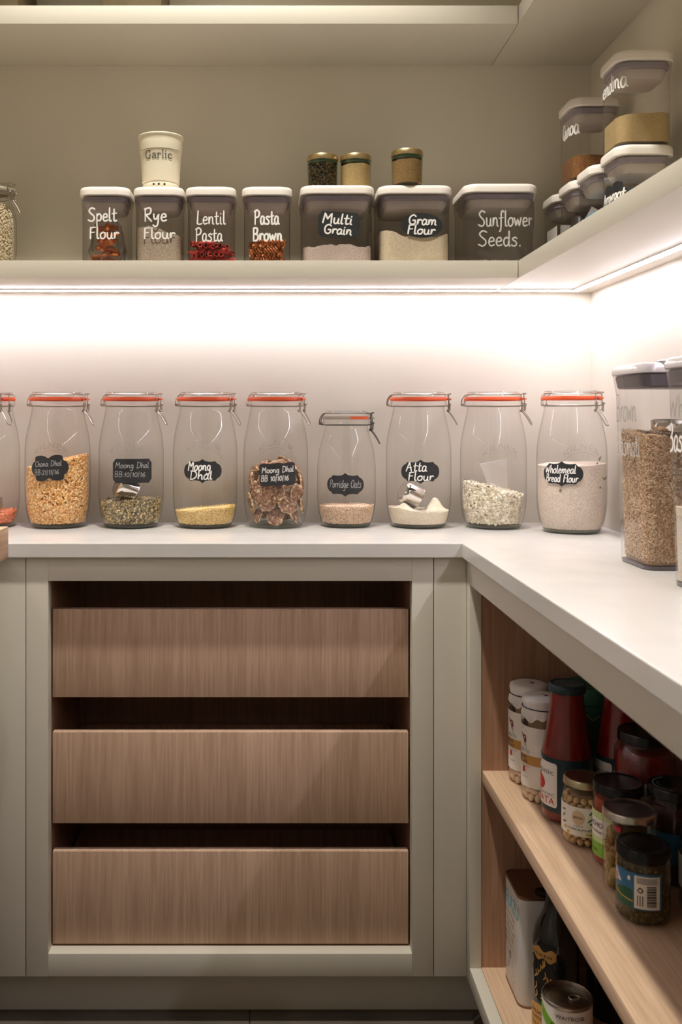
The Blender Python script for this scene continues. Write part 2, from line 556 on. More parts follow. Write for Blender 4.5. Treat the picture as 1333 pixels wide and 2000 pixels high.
# ------------------------------------------------------------------ writing
GL = {
    'S': (6, '5.5,9 3,10 .8,8 2,6 4.5,4 5,1.8 3,0 0,1'),
    'F': (5, '1,0 1,5 1.2,9.5;1,9.5 5,10;1,5.3 4,5.6'),
    'R': (6, '1,0 1,9.5;.6,9 4,10 5.2,8 4,5.5 1.2,5 1.2,5 5.5,0'),
    'L': (5, '1.5,10 1,4 .8,.3 .8,.3 3,0 5,.6'),
    'P': (6, '1,0 1.2,9.5;.4,9 3,10.2 5.5,8.5 4.5,5.5 1.3,4.8'),
    'B': (6, '1,0 1,10;1,10 4,10 4.8,8 3.5,5.6 1.2,5.2 1.2,5.2 4.5,4.8 5.4,2.4 4,.2 1,0'),
    'M': (8, '.5,0 1.2,10 1.2,10 3.8,4 3.8,4 6.5,10 6.5,10 7.2,0'),
    'G': (7, '6,8.6 4,10 1.4,8.5 .6,5 1.6,1.2 4,0 6,1.5 6,4.4 6,4.4 3.8,4.4'),
    'Q': (7, '3.5,0 .8,2 .6,7 3.5,10 6.2,7.5 6,2.5 3.5,0;4,2.5 7,-.8'),
    'C': (6, '5.5,8.5 3.5,10 1,8 .6,4 2,.6 4,0 5.8,1.4'),
    'D': (7, '1,0 1.2,10;.4,10 4,9.6 6.2,7 6,3 3.6,.4 .6,0'),
    'A': (7, '.3,0 3,10 3,10 4,6 6,0;1.4,4 5.4,4'),
    'O': (7, '3.5,10 1,8 .6,4 2.4,.2 5,.8 6.3,4.5 5.4,8.6 3.5,10'),
    'W': (9, '.3,8.5 2,0 2,0 4.4,7 4.4,7 6.2,0 6.2,0 8.6,9'),
    'K': (6, '1,0 1,10;5.4,10 1.2,4.6 1.2,4.6 5.6,0'),
    'I': (2.4, '1.2,0 1.2,10'),
    'N': (7, '1,0 1,10 1,10 5.8,0 5.8,0 5.8,10'),
    'E': (5.6, '5,10 1,10 1,10 1,0 1,0 5.2,0;1,5.2 4.4,5.2'),
    'a': (5.2, '4.2,5 2.2,5.8 .6,3.5 1,.6 2.6,0 4,2.4 4.2,5 4.2,5 4.2,1.2 5.4,.2'),
    'c': (4.5, '4,4.8 2,5.6 .6,3 1.6,.2 4.2,.8'),
    'd': (5.2, '4.2,4.6 2,5.6 .6,3 1.6,.2 3.6,1 4.3,4.6 4.4,10 4.4,10 4.3,1 5,.2'),
    'e': (4.6, '.8,2.8 4,3.4 3.4,5.4 1.6,5.2 .6,2.6 1.8,.2 4.4,.9'),
    'f': (4.5, '4.6,9.2 3.2,10 2.2,8.4 2.1,2 1.6,-2.5 .6,-3.2;.6,5.2 4,5.6'),
    'g': (5, '4.2,5 2,5.6 .6,3.2 1.8,.6 3.6,1.4 4.2,5 4.2,5 4.2,-2 2.6,-4 .4,-3'),
    'h': (5, '.8,10 .8,0 .8,0 1.2,3.6 3,5.5 4,4 4.2,.6 5,.1'),
    'i': (2.4, '1,5.4 1,.8 2,.1;1,7.6 1.15,8'),
    'k': (5, '.8,10 .8,0;4,5.5 1,2.6 1,2.6 4.4,0'),
    'l': (2.4, '1,10 .9,2 1.4,.2 2.4,.4'),
    'm': (7.6, '.7,5.4 .8,0 .8,0 1.4,4.2 2.6,5.5 3.6,4.4 3.6,0 3.6,0 4.2,4.2 5.4,5.5 6.5,4.2 6.6,.8 7.6,.2'),
    'n': (5.2, '.7,5.4 .8,0 .8,0 1.4,4.2 2.8,5.5 4,4.2 4.2,.8 5.2,.1'),
    'o': (5, '2.6,5.6 .7,3.8 1,.8 2.8,0 4.5,2 4,5 2.6,5.6 4.6,5'),
    'p': (5, '.8,5.4 .9,-4;.9,4 2.6,5.6 4.4,4 3.6,.6 1,.8'),
    'r': (4, '.8,5.4 .9,0 .9,0 1.4,4 2.8,5.5 4,4.8'),
    's': (4.4, '4,5 2.4,5.7 1,4.4 3.2,2.8 3.6,1 2,0 .3,.7'),
    't': (4, '1.9,9 1.8,1.4 2.6,.1 4,.6;.3,5.6 3.8,6'),
    'u': (5.2, '.7,5.4 .8,1.4 2,0 3.6,1 4.2,5.4 4.2,5.4 4.2,1 5.2,.2'),
    'w': (7, '.4,5.4 1.8,.2 1.8,.2 3.4,4.6 3.4,4.6 4.8,.2 4.8,.2 6.4,5.6'),
    'y': (5, '.7,5.4 1,2.4 2.4,1.6 4.2,5.4 4.2,5.4 3.6,-2 1.8,-4 .2,-2.8'),
    '0': (5, '2.4,8 .8,6 .8,2 2.4,.2 4.2,2 4.2,6 2.4,8'),
    '1': (2.6, '.6,6.4 1.6,8 1.6,8 1.6,0'),
    '2': (5, '.8,6.4 2.4,8 4.2,6.4 3,3.4 .6,.2 .6,.2 4.6,.2'),
    '6': (5, '3.8,8 1.6,5.6 .7,2.4 2,.1 4,.8 4.2,3 2.4,4 .9,2.6'),
    ':': (2, '1,4.4 1.15,4.8;1,1 1.15,1.4'),
    '/': (3, '.8,-1.5 1.4,9'),
    '.': (2.4, '1,0 1.2,.4'),
    ' ': (4, ''),
}


def glyph_strokes(text):
    """Polylines of handwritten strokes for a line of text in tenths of the capital height, and the width."""
    x, out = 0.0, []
    for ch in text:
        w, s = GL[ch]
        for st in s.split(';'):
            if not st:
                continue
            p = [tuple(float(q) for q in c.split(',')) for c in st.split()]
            out.append([(x + a, b) for a, b in p])
        x += w + 0.5
    return out, x - 0.5


def smooth(p, k=5):
    if len(p) < 3:
        return p
    out = []
    for i in range(len(p) - 1):
        p0, p1, p2, p3 = p[max(i - 1, 0)], p[i], p[i + 1], p[min(i + 2, len(p) - 1)]
        if p1 == p2:
            continue
        for j in range(k):
            t = j / k
            out.append(tuple(0.5 * (2 * b + (c - a) * t + (2 * a - 5 * b + 4 * c - d) * t * t + (3 * b - a - 3 * c + d) * t ** 3)
                             for a, b, c, d in zip(p0, p1, p2, p3)))
    out.append(p[-1])
    return out


def write(mb, text, surf, u0, u1, v, cap, pen, off=0.0006, slope=0.0, slant=0.0, k=4):
    """Pen strokes between u0 and u1 with their base line at v, as ribbons lying on a surface."""
    st, w = glyph_strokes(text)
    sx = (u1 - u0) / w
    sy = cap / 10
    for p in st:
        q = [(u0 + a * sx + b * slant * sy, v + b * sy + a * sx * slope) for a, b in smooth(p, k)]
        ribbon(mb, q, pen, surf, off)


def ribbon(mb, q, pen, surf, off):
    pts = [q[0]]
    for c in q[1:]:
        if math.dist(c, pts[-1]) > pen * 0.12:
            pts.append(c)
    if len(pts) == 1:
        pts.append((pts[0][0] + pen * 0.2, pts[0][1] + pen * 0.2))
    L, Rr = [], []
    n = len(pts)
    for i in range(n):
        a, b = pts[max(i - 1, 0)], pts[min(i + 1, n - 1)]
        dx, dy = b[0] - a[0], b[1] - a[1]
        d = math.hypot(dx, dy) or 1
        dx, dy = dx / d, dy / d
        ex = 0.0
        if i == 0:
            ex = -pen * 0.35
        if i == n - 1:
            ex = pen * 0.35
        wdt = pen * (0.38 if i in (0, n - 1) else 0.5)
        c = (pts[i][0] + dx * ex, pts[i][1] + dy * ex)
        mb.lift = (getattr(mb, 'lift', 0) + 1) % 150
        oo = off + mb.lift * 3e-6
        L.append(surf(c[0] - dy * wdt, c[1] + dx * wdt, oo))
        Rr.append(surf(c[0] + dy * wdt, c[1] - dx * wdt, oo))
    v = [x for pr in zip(L, Rr) for x in pr]
    mb.add(v, [(2 * i, 2 * i + 1, 2 * i + 3, 2 * i + 2) for i in range(n - 1)])


def printed(mb, text, surf, u0, u1, v, h, off=0.0005, shear=0.0):
    """Printed letters (the built-in sans face) laid on a surface."""
    cu = bpy.data.curves.new('print', 'FONT')
    cu.body = text
    cu.resolution_u = 2
    cu.shear = shear
    o = bpy.data.objects.new('print', cu)
    COL.objects.link(o)
    me = bpy.data.meshes.new_from_object(o.evaluated_get(bpy.context.evaluated_depsgraph_get()))
    vs = [(p.co.x, p.co.y) for p in me.vertices]
    fs = [tuple(p.vertices) for p in me.polygons]
    bpy.data.objects.remove(o)
    bpy.data.curves.remove(cu)
    bpy.data.meshes.remove(me)
    if not vs:
        return
    x0, x1 = min(a for a, _ in vs), max(a for a, _ in vs)
    y1 = 0.69
    mb.add([surf(u0 + (a - x0) / (x1 - x0) * (u1 - u0), v + b / y1 * h, off) for a, b in vs], fs)


def patch(mb, surf, us, lo, hi, off, nv=2):
    """A conforming sheet: for each u the sheet runs from lo(u) to hi(u); with a thin rim down to the surface."""
    n = len(us)
    v = []
    for u in us:
        a, b = lo(u), hi(u)
        for k in range(nv + 1):
            v.append(surf(u, a + (b - a) * k / nv, off))
    f = []
    w = nv + 1
    for i in range(n - 1):
        for k in range(nv):
            f.append((i * w + k, (i + 1) * w + k, (i + 1) * w + k + 1, i * w + k + 1))
    mb.add(v, f)
    rim = [(u, lo(u)) for u in us] + [(u, hi(u)) for u in reversed(us)]
    a = [surf(p[0], p[1], off) for p in rim]
    b = [surf(p[0], p[1], off * 0.1) for p in rim]
    k = len(rim)
    mb.add(a + b, [(i, (i + 1) % k + k * 0, (i + 1) % k + k, i + k) for i in range(k)])
    return mb


def rect_patch(mb, surf, u0, u1, v0, v1, off, n=None):
    n = n or max(2, int(abs(u1 - u0) / 0.004))
    us = [u0 + (u1 - u0) * i / n for i in range(n + 1)]
    return patch(mb, surf, us, lambda u: v0, lambda u: v1, off)


def disc_patch(mb, surf, cu, cv, ru, rv, off, n=16):
    us = [cu - ru * math.cos(PI * i / n) for i in range(n + 1)]
    hh = lambda u: rv * math.sqrt(max(0, 1 - ((u - cu) / ru) ** 2))
    return patch(mb, surf, us, lambda u: cv - hh(u), lambda u: cv + hh(u), off)


def plaque_edge(style):
    def fancy(t):
        t = abs(t)
        if t > 0.76:
            return 0.62 * math.sqrt(max(0.0, 1 - ((t - 0.70) / 0.30) ** 2))
        if t > 0.64:
            return 0.60 + (0.76 - t) / 0.12 * 0.22
        if t > 0.16:
            return 0.82 - 0.05 * math.sin((t - 0.16) / 0.48 * PI)
        return 0.82 + 0.18 * (1 - t / 0.16) ** 1.2

    def cloud(t):
        t = abs(t)
        if t > 0.72:
            return 0.60 * math.sqrt(max(0.0, 1 - ((t - 0.62) / 0.38) ** 2))
        if t > 0.05:
            return 0.66 + 0.34 * math.sqrt(max(0.0, 1 - ((t - 0.42) / 0.40) ** 2))
        return 0.80

    def notched(t):
        t = abs(t)
        return 1.0 if t < 0.84 else 1.0 - (t - 0.84) / 0.16 * 0.34

    def rounded(t):
        t = abs(t)
        return (0.97 + 0.03 * math.cos(t * 9)) if t < 0.88 else 0.94 * (0.72 + 0.28 * math.sqrt(max(0, 1 - ((t - 0.88) / 0.12) ** 2)))

    def oval(t):
        return math.sqrt(max(0.0, 1 - t * t))
    return dict(fancy=fancy, cloud=cloud, notched=notched, rounded=rounded, oval=oval)[style]


def plaque(style, surf, cu, cv, w, h, tilt=0.0):
    e = plaque_edge(style)
    n = 60
    us = [cu - w / 2 * math.cos(PI * i / n) for i in range(n + 1)]
    ct, stt = math.cos(tilt), math.sin(tilt)
    s2 = lambda u, v, o: surf(cu + (u - cu) * ct - (v - cv) * stt, cv + (u - cu) * stt + (v - cv) * ct, o)
    mb = MB()
    patch(mb, s2, us, lambda u: cv - h / 2 * e((u - cu) * 2 / w), lambda u: cv + h / 2 * e((u - cu) * 2 / w), 0.0007, nv=4)
    return mb, s2


def cyl_surf(rf, az=-PI / 2):
    """Round surface; u runs to the right for someone looking at it from outside, az is where u = 0 faces."""
    def f(u, v, o):
        r = rf(v)
        a = az + u / max(r, 1e-4)
        return ((r + o) * math.cos(a), (r + o) * math.sin(a), v)
    return f


def flat_surf(face, d):
    """Flat face of a box-like thing centred on the origin; face is the outward direction."""
    if face == '-y':
        return lambda u, v, o: (u, -d - o, v)
    if face == '-x':
        return lambda u, v, o: (-d - o, -u, v)
    return lambda u, v, o: (u, v, d + o)


def round_corner_surf(hx, hy, r, face):
    """Side of a rounded box: u = 0 at the middle of the face, running on round the corners."""
    def f(u, v, o):
        if face == '-y':
            h, g = hx, hy
        else:
            h, g = hy, hx
        s = 1 if u >= 0 else -1
        a = abs(u)
        fl = h - r
        if a <= fl:
            p = (u, g + o)
        elif a <= fl + r * PI / 2:
            t = (a - fl) / r
            p = (s * (fl + (r + o) * math.sin(t)), g - r + (r + o) * math.cos(t))
        else:
            p = (s * (h + o), g - r - (a - fl - r * PI / 2))
        if face == '-y':
            return (p[0], -p[1], v)
        return (-p[1], -p[0], v)
    return f


def lettering(text_lines, surf, mat, parent, name='lettering'):
    """text_lines: (text, u0, u1, base line v, cap height, pen, slope)."""
    mb = MB()
    for (t, u0, u1, v, cap, pen, slope) in text_lines:
        write(mb, t, surf, u0, u1, v, cap, pen, 0.0011, slope)
    return obj(name, mb, mat, parent)


# ------------------------------------------------------------------ loose food
def fill_mesh(outline, h, z0, nz=14, nr=10):
    """A heap that fills a container: outline(z) -> points, h(x, y) -> surface height."""
    o0 = outline(z0)
    n = len(o0)
    v, f = [], []
    tops = []
    for i in range(n):
        z = h(*o0[i])
        x, y = outline(z)[i]
        tops.append((x, y, h(x, y)))
    for k in range(nz + 1):
        for i in range(n):
            z = z0 + (tops[i][2] - z0) * k / nz
            x, y = outline(z)[i]
            v.append((x, y, z))
    for k in range(nz):
        for i in range(n):
            j = (i + 1) % n
            f.append((k * n + i, k * n + j, (k + 1) * n + j, (k + 1) * n + i))
    last = nz * n
    for r in range(1, nr):
        q = 1 - r / nr
        b = len(v)
        for i in range(n):
            x, y = tops[i][0] * q, tops[i][1] * q
            v.append((x, y, h(x, y)))
        for i in range(n):
            j = (i + 1) % n
            f.append((last + i, last + j, b + j, b + i))
        last = b
    v.append((0, 0, h(0, 0)))
    for i in range(n):
        f.append((last + i, last + (i + 1) % n, len(v) - 1))
    f.append(tuple(reversed(range(n))))
    mb = MB()
    mb.add(v, f)
    return mb


def round_outline(rf, n=48):
    return lambda z: [(rf(z) * math.cos(2 * PI * i / n), rf(z) * math.sin(2 * PI * i / n)) for i in range(n)]


ICO = None


def unit_grain(kind):
    if kind == 'octa':
        v = np.array([(1, 0, 0), (-1, 0, 0), (0, 1, 0), (0, -1, 0), (0, 0, 1), (0, 0, -1)], float)
        f = [(0, 2, 4), (2, 1, 4), (1, 3, 4), (3, 0, 4), (2, 0, 5), (1, 2, 5), (3, 1, 5), (0, 3, 5)]
        return v, np.array(f)
    bm = bmesh.new()
    bmesh.ops.create_icosphere(bm, subdivisions=1, radius=1)
    bm.verts.index_update()
    v = np.array([q.co[:] for q in bm.verts])
    f = np.array([[q.index for q in fc.verts] for fc in bm.faces])
    bm.free()
    return v, f


def grains_mesh(name, outline, h, z0, n_side, n_top, size, palette, kind='ico', inset=0.5, seed=1, flat=0.5, front=None):
    """Grains lying against the container wall and over the top of the heap, joined into one mesh with a colour each."""
    rg = np.random.default_rng(seed)
    P, N = [], []
    o0 = outline(z0)
    m = len(o0)
    cum = np.cumsum([0] + [math.dist(o0[i], o0[(i + 1) % m]) for i in range(m)])
    for _ in range(n_side):
        d = rg.random() * cum[-1]
        i = int(np.searchsorted(cum, d, side='right') - 1) % m
        t = (d - cum[i]) / max(1e-9, cum[i + 1] - cum[i])
        a, b = o0[i], o0[(i + 1) % m]
        x, y = a[0] + (b[0] - a[0]) * t, a[1] + (b[1] - a[1]) * t
        if front is not None and (x * front[0] + y * front[1]) < -0.2 * math.hypot(x, y):
            continue
        top = h(x, y)
        z = z0 + (top - z0) * rg.random()
        oz = outline(z)
        a, b = oz[i], oz[(i + 1) % m]
        x, y = a[0] + (b[0] - a[0]) * t, a[1] + (b[1] - a[1]) * t
        nx, ny = b[1] - a[1], -(b[0] - a[0])
        l = math.hypot(nx, ny) or 1
        P.append((x, y, z))
        N.append((nx / l, ny / l, 0))
    for _ in range(n_top):
        i = rg.integers(m)
        q = math.sqrt(rg.random()) * 0.97
        x, y = o0[i][0] * q, o0[i][1] * q
        P.append((x, y, h(x, y)))
        N.append((0, 0, 1))
    P, N = np.array(P), np.array(N)
    k = len(P)
    gv, gf = unit_grain(kind)
    ang = rg.random(k) * 2 * PI
    ref = np.where(np.abs(N[:, 2:3]) > 0.5, np.array([[1.0, 0, 0]]), np.array([[0, 0, 1.0]]))
    T = np.cross(N, ref)
    T /= np.linalg.norm(T, axis=1, keepdims=True)
    B = np.cross(N, T)
    A1 = T * np.cos(ang)[:, None] + B * np.sin(ang)[:, None]
    tilt = (rg.random(k) - 0.5) * 0.9
    A1 = A1 * np.cos(tilt)[:, None] + N * np.sin(tilt)[:, None]
    A2 = np.cross(N, A1)
    A2 /= np.linalg.norm(A2, axis=1, keepdims=True)
    A3 = np.cross(A1, A2)
    s = (0.75 + 0.5 * rg.random(k))[:, None, None]
    sz = np.array(size)
    V = (gv[None, :, 0:1] * sz[0] * s * A1[:, None, :] + gv[None, :, 1:2] * sz[1] * s * A2[:, None, :] + gv[None, :, 2:3] * sz[2] * s * A3[:, None, :])
    V = V + P[:, None, :] - N[:, None, :] * (sz[:].min() * (inset + 0.5 * rg.random(k)))[:, None, None]
    F = (gf[None, :, :] + (np.arange(k) * len(gv))[:, None, None]).reshape(-1, 3)
    me = bpy.data.meshes.new(name)
    me.from_pydata(V.reshape(-1, 3).tolist(), [], F.tolist())
    me.polygons.foreach_set('use_smooth', [True] * len(me.polygons))
    pal = np.array(palette)
    c = pal[rg.integers(len(pal), size=k)] * (0.85 + 0.3 * rg.random(k))[:, None]
    c = np.concatenate([np.clip(c, 0, 1), np.ones((k, 1))], axis=1)
    at = me.color_attributes.new('Col', 'FLOAT_COLOR', 'POINT')
    at.data.foreach_set('color', np.repeat(c, len(gv), axis=0).ravel())
    return me


def lin(*c):
    return srgb(*c)[:3]


# ------------------------------------------------------------------ the room
WY, WX, LX = 2.10, 0.7157, -0.86        # back wall, right wall, left wall
FRONT = -0.55
struct('floor', MB().box(LX, WX, FRONT, WY, -0.03, -0.006), 'grout')
fl = bpy.data.objects['floor']
tile_me = MB().box(0.0015, 0.5985, 0.0015, 0.5985, -0.006, 0.0, 0.0008).mesh('tile')
for i in range(-2, 2):
    for j in range(-1, 4):
        x, y = -0.035 + 0.6 * i, 1.5 - 0.6 * j
        if x + 0.6 < LX or x > WX:
            continue
        x0, x1 = max(x, LX), min(x + 0.6, WX)
        y0, y1 = max(y, FRONT), min(y + 0.6, WY)
        if x1 - x0 < 0.02 or y1 - y0 < 0.02:
            continue
        obj('tile', MB().box(x0 + 0.001, x1 - 0.001, y0 + 0.001, y1 - 0.001, -0.006, 0, 0.0008), 'tile', fl)
struct('wall_back', MB().box(LX - 0.1, WX + 0.1, WY, WY + 0.1, 0, 3.22), 'wall')
struct('wall_right', MB().box(WX, WX + 0.1, FRONT, WY, 0, 3.22), 'wall')
struct('wall_left', MB().box(LX - 0.1, LX, FRONT, WY, 0, 3.22), 'wall')
struct('ceiling', MB().box(LX - 0.1, WX + 0.1, FRONT, WY + 0.1, 3.22, 3.3), 'wall')

WT = 0.90            # worktop top
WB = 0.8725          # worktop underside
FY = 1.762           # face of the back run
FX = 0.369           # face of the right run
CB = 0.0923          # cabinet underside
struct('baseboard_back', MB().box(-0.56, 0.42, 1.812, 1.83, 0, CB), 'cab')
struct('baseboard_right', MB().box(0.42, 0.438, -0.2, 1.812, 0, CB), 'cab')

# worktop: one U-shaped slab
wt = MB()
out = [(LX + 0.001, -0.2), (-0.503, -0.2), (-0.503, 1.751), (0.3584, 1.751), (0.3584, -0.2), (WX - 0.001, -0.2), (WX - 0.001, WY - 0.001), (LX + 0.001, WY - 0.001)]
bm = bmesh.new()
vs = [bm.verts.new((x, y, WB)) for x, y in out]
face = bm.faces.new(vs)
ex = bmesh.ops.extrude_face_region(bm, geom=[face])
for g in ex['geom']:
    if isinstance(g, bmesh.types.BMVert):
        g.co.z = WT
bmesh.ops.recalc_face_normals(bm, faces=bm.faces)
bmesh.ops.bevel(bm, geom=[e for e in bm.edges if abs(e.verts[0].co.z - e.verts[1].co.z) < 1e-5], offset=0.0018, segments=2, profile=0.5, affect='EDGES')
bmesh.ops.triangulate(bm, faces=[f for f in bm.faces if len(f.verts) > 4])
bm.verts.index_update()
wt.add([q.co[:] for q in bm.verts], [[q.index for q in f.verts] for f in bm.faces])
bm.free()
wt.crisp = True
tag(obj('worktop', wt, 'quartz'), 'pale quartz worktop running round the corner beneath the row of jars', 'worktop')


# ------------------------------------------------------------------ base cabinets
unit = thing('drawer_unit', 'greige painted base unit with three recessed oak drawers', 'cabinet', (0, 0, 0))
ff = MB()
ff.box(-0.4508, -0.410, FY, 1.79, CB, WB - 0.0005, 0.0008)
ff.box(0.2675, 0.3070, FY, 1.79, CB, WB - 0.0005, 0.0008)
ff.box(-0.410, 0.2675, FY, 1.79, 0.828, WB - 0.0005, 0.0008)
ff.box(-0.410, 0.2675, FY, 1.79, CB, 0.1346, 0.0008)
obj('face_frame', ff, 'cab', unit)
cc = MB()
cc.box(-0.428, -0.412, 1.791, 2.09, CB, WB - 0.001)
cc.box(0.2695, 0.2855, 1.791, 2.09, CB, WB - 0.001)
cc.box(-0.412, 0.2695, 2.07, 2.09, CB, WB - 0.001)
cc.box(-0.412, 0.2695, 1.791, 2.07, CB, 0.1345)
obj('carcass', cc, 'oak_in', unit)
for (z0, z1) in ((0.6035, 0.7699), (0.3654, 0.5376), (0.1375, 0.3125)):
    d = bpy.data.objects.new('drawer', None)
    COL.objects.link(d)
    d.parent = unit
    d.location = (-0.0716, 1.79, z0)
    h = z1 - z0
    hw = 0.3366
    obj('drawer_front', MB().box(-hw, hw, 0, 0.019, 0, h, 0.0012), 'oak_v', d)
    for s in (-1, 1):
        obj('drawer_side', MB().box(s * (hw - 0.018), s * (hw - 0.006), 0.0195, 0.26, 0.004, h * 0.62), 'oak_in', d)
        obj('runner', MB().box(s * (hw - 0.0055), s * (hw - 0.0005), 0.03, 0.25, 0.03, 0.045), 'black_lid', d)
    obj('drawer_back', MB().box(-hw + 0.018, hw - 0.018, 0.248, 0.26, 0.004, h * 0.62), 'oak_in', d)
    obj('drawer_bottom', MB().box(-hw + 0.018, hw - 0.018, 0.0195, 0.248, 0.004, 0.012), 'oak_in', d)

fp = obj('filler_panel', MB().box(0.3085, FX, FY, 1.78, CB, WB - 0.0005, 0.0008), 'cab')
tag(fp, 'narrow painted filler panel between drawer unit and open oak shelves', 'panel')
fp = obj('filler_panel', MB().box(-0.512, -0.4523, FY, 1.78, CB, WB - 0.0005, 0.0008), 'cab')
tag(fp, 'narrow painted filler panel beside drawer unit, under the chopping board', 'panel')

lc = thing('base_cabinet', 'painted base cabinet under the chopping board worktop', 'cabinet', (0, 0, 0))
obj('carcass', MB().box(LX + 0.002, -0.535, -0.15, 2.09, CB, WB - 0.0005), 'cab', lc)
for k in range(3):
    obj('door', MB().box(-0.5345, -0.5135, -0.148 + 0.632 * k, -0.148 + 0.628 + 0.632 * k, CB, WB - 0.002, 0.001), 'cab', lc)
obj('plinth', MB().box(LX + 0.002, -0.565, -0.14, 2.08, 0, CB), 'cab', lc)

ou = thing('open_shelf_unit', 'open oak lined shelf unit with painted frame holding jars and bottles', 'shelves', (0, 0, 0))
EY = 0.30
fr = MB()
fr.box(FX, 0.3905, 1.735, FY - 0.0005, CB, WB - 0.0005, 0.0008)
fr.box(FX, 0.3905, EY, 1.735, 0.826, WB - 0.0005, 0.0008)
fr.box(FX, 0.3905, EY, 1.735, CB, 0.1236, 0.0008)
fr.box(FX, 0.3905, EY - 0.03, EY, CB, WB - 0.0005, 0.0008)
obj('face_frame', fr, 'cab', ou)
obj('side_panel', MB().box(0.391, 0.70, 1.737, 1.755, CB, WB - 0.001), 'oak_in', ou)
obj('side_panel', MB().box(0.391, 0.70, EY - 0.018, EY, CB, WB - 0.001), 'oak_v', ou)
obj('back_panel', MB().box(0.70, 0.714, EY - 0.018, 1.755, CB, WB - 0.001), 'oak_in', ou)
obj('bottom_board', MB().box(0.391, 0.70, EY, 1.737, CB, 0.1236), 'oak_y', ou)
SH = 0.4848
obj('shelf_board', MB().box(0.3925, 0.70, EY, 1.737, SH - 0.0225, SH, 0.0008), 'oak_y', ou)

# ------------------------------------------------------------------ wall shelves and their light strips
S1B, S1T, S2B, S2T = 1.4088, 1.4438, 1.9125, 1.949
SHY, SHX = 1.877, 0.4956
for (z0, z1, w) in ((S1B, S1T, 'lower'), (S2B, S2T, 'upper')):
    o = obj('wall_shelf', MB().box(LX + 0.001, SHX - 0.0006, SHY, WY - 0.0005, z0, z1, 0.0008), 'shelf')
    tag(o, ('lower painted shelf along the back wall, lit from its underside' if w == 'lower' else 'upper painted shelf along the back wall, nothing lit beneath it'), 'shelf', 'painted wall shelves')
    o = obj('wall_shelf', MB().box(SHX + 0.0006, WX - 0.0005, -0.2, WY - 0.0005, z0, z1, 0.0008), 'shelf')
    tag(o, ('lower painted shelf along the side wall, carrying stacked clear containers' if w == 'lower' else 'upper painted shelf along the side wall, above the stacked containers'), 'shelf', 'painted wall shelves')

ls = thing('led_strip', 'glowing LED strip under the lower back shelf', 'light', (0, 0, 0), group='under-shelf light strips')
obj('channel', MB().box(LX + 0.02, SHX - 0.003, 2.038, 2.058, S1B - 0.0022, S1B - 0.0002), 'alu', ls)
obj('diffuser', MB().box(LX + 0.02, SHX - 0.003, 2.041, 2.055, S1B - 0.0030, S1B - 0.0022), 'led', ls)
ls = thing('led_strip', 'glowing LED strip turning the corner under the side wall shelf', 'light', (0, 0, 0), group='under-shelf light strips')
ch = MB()
ch.box(SHX + 0.003, 0.676, 2.038, 2.058, S1B - 0.0022, S1B - 0.0002)
ch.box(0.656, 0.676, -0.15, 2.038, S1B - 0.0022, S1B - 0.0002)
obj('channel', ch, 'alu', ls)
df = MB()
df.box(SHX + 0.003, 0.673, 2.041, 2.055, S1B - 0.0030, S1B - 0.0022)
df.box(0.659, 0.673, -0.15, 2.041, S1B - 0.0030, S1B - 0.0022)
obj('diffuser', df, 'led', ls)

for (z0, z1, w) in ((S1B, S1T, 'lower'), (S2B, S2T, 'upper')):
    o = obj('wall_shelf', MB().box(LX + 0.0005, LX + 0.22, -0.2, SHY - 0.001, z0, z1, 0.0008), 'shelf')
    tag(o, ('lower painted shelf on the wall above the chopping board' if w == 'lower' else 'upper painted shelf on the wall above the chopping board'), 'shelf', 'painted wall shelves')
ls = thing('led_strip', 'LED strip under the shelf above the chopping board', 'light', (0, 0, 0), group='under-shelf light strips')  # added out of view to brighten the cabinet faces
obj('channel', MB().box(LX + 0.04, LX + 0.06, -0.15, 1.87, S1B - 0.0022, S1B - 0.0002), 'alu', ls)
obj('diffuser', MB().box(LX + 0.043, LX + 0.057, -0.15, 1.87, S1B - 0.0030, S1B - 0.0022), 'led_dim', ls)

for (x0, x1, lab) in ((-0.60, -0.505, 'brown storage box standing on the upper shelf, near its end'), (-0.335, -0.215, 'brown storage box standing on the upper shelf above the garlic pot')):
    t = thing('storage_box', lab, 'box', ((x0 + x1) / 2, 1.985, S2T), group='storage boxes on the upper shelf')
    w = (x1 - x0) / 2
    obj('box_body', MB().box(-w, w, -0.08, 0.08, 0, 0.12, 0.003), 'basketbrown', t)
    obj('lid', MB().box(-w - 0.003, w + 0.003, -0.083, 0.083, 0.1205, 0.145, 0.003), 'basketbrown', t)

# ------------------------------------------------------------------ clip-top jars
JP = [(0, .0018), (.045, .0018), (.050, 0), (.0545, .002), (.0585, .010), (.063, .022), (.0665, .040), (.0683, .060), (.0688, .090), (.0688, .150), (.0683, .168), (.0668, .185), (.064, .202), (.060, .220), (.0565, .236), (.0545, .246), (.0538, .252), (.0540, .2555), (.0585, .258), (.0592, .262), (.0592, .266), (.058, .2675)]
SP = [(0, .0018), (.042, .0018), (.046, 0), (.050, .003), (.055, .015), (.060, .035), (.0625, .060), (.0628, .100), (.062, .130), (.0595, .155), (.0555, .175), (.051, .190), (.0475, .202), (.0455, .210), (.0452, .215), (.049, .218), (.0497, .222), (.0497, .226), (.0485, .2275)]
KP = [(r * 0.80, z * 0.597) for r, z in JP]


def prof_r(P):
    zs = [z for r, z in P[2:]]
    rs = [r for r, z in P[2:]]
    return lambda z: float(np.interp(z, zs, rs))


def densify(P):
    """Catmull-Rom through the profile for a rounder silhouette, keeping the first three points."""
    return P[:3] + [q for q in smooth(P[2:-5], 3)][1:] + P[-5:]


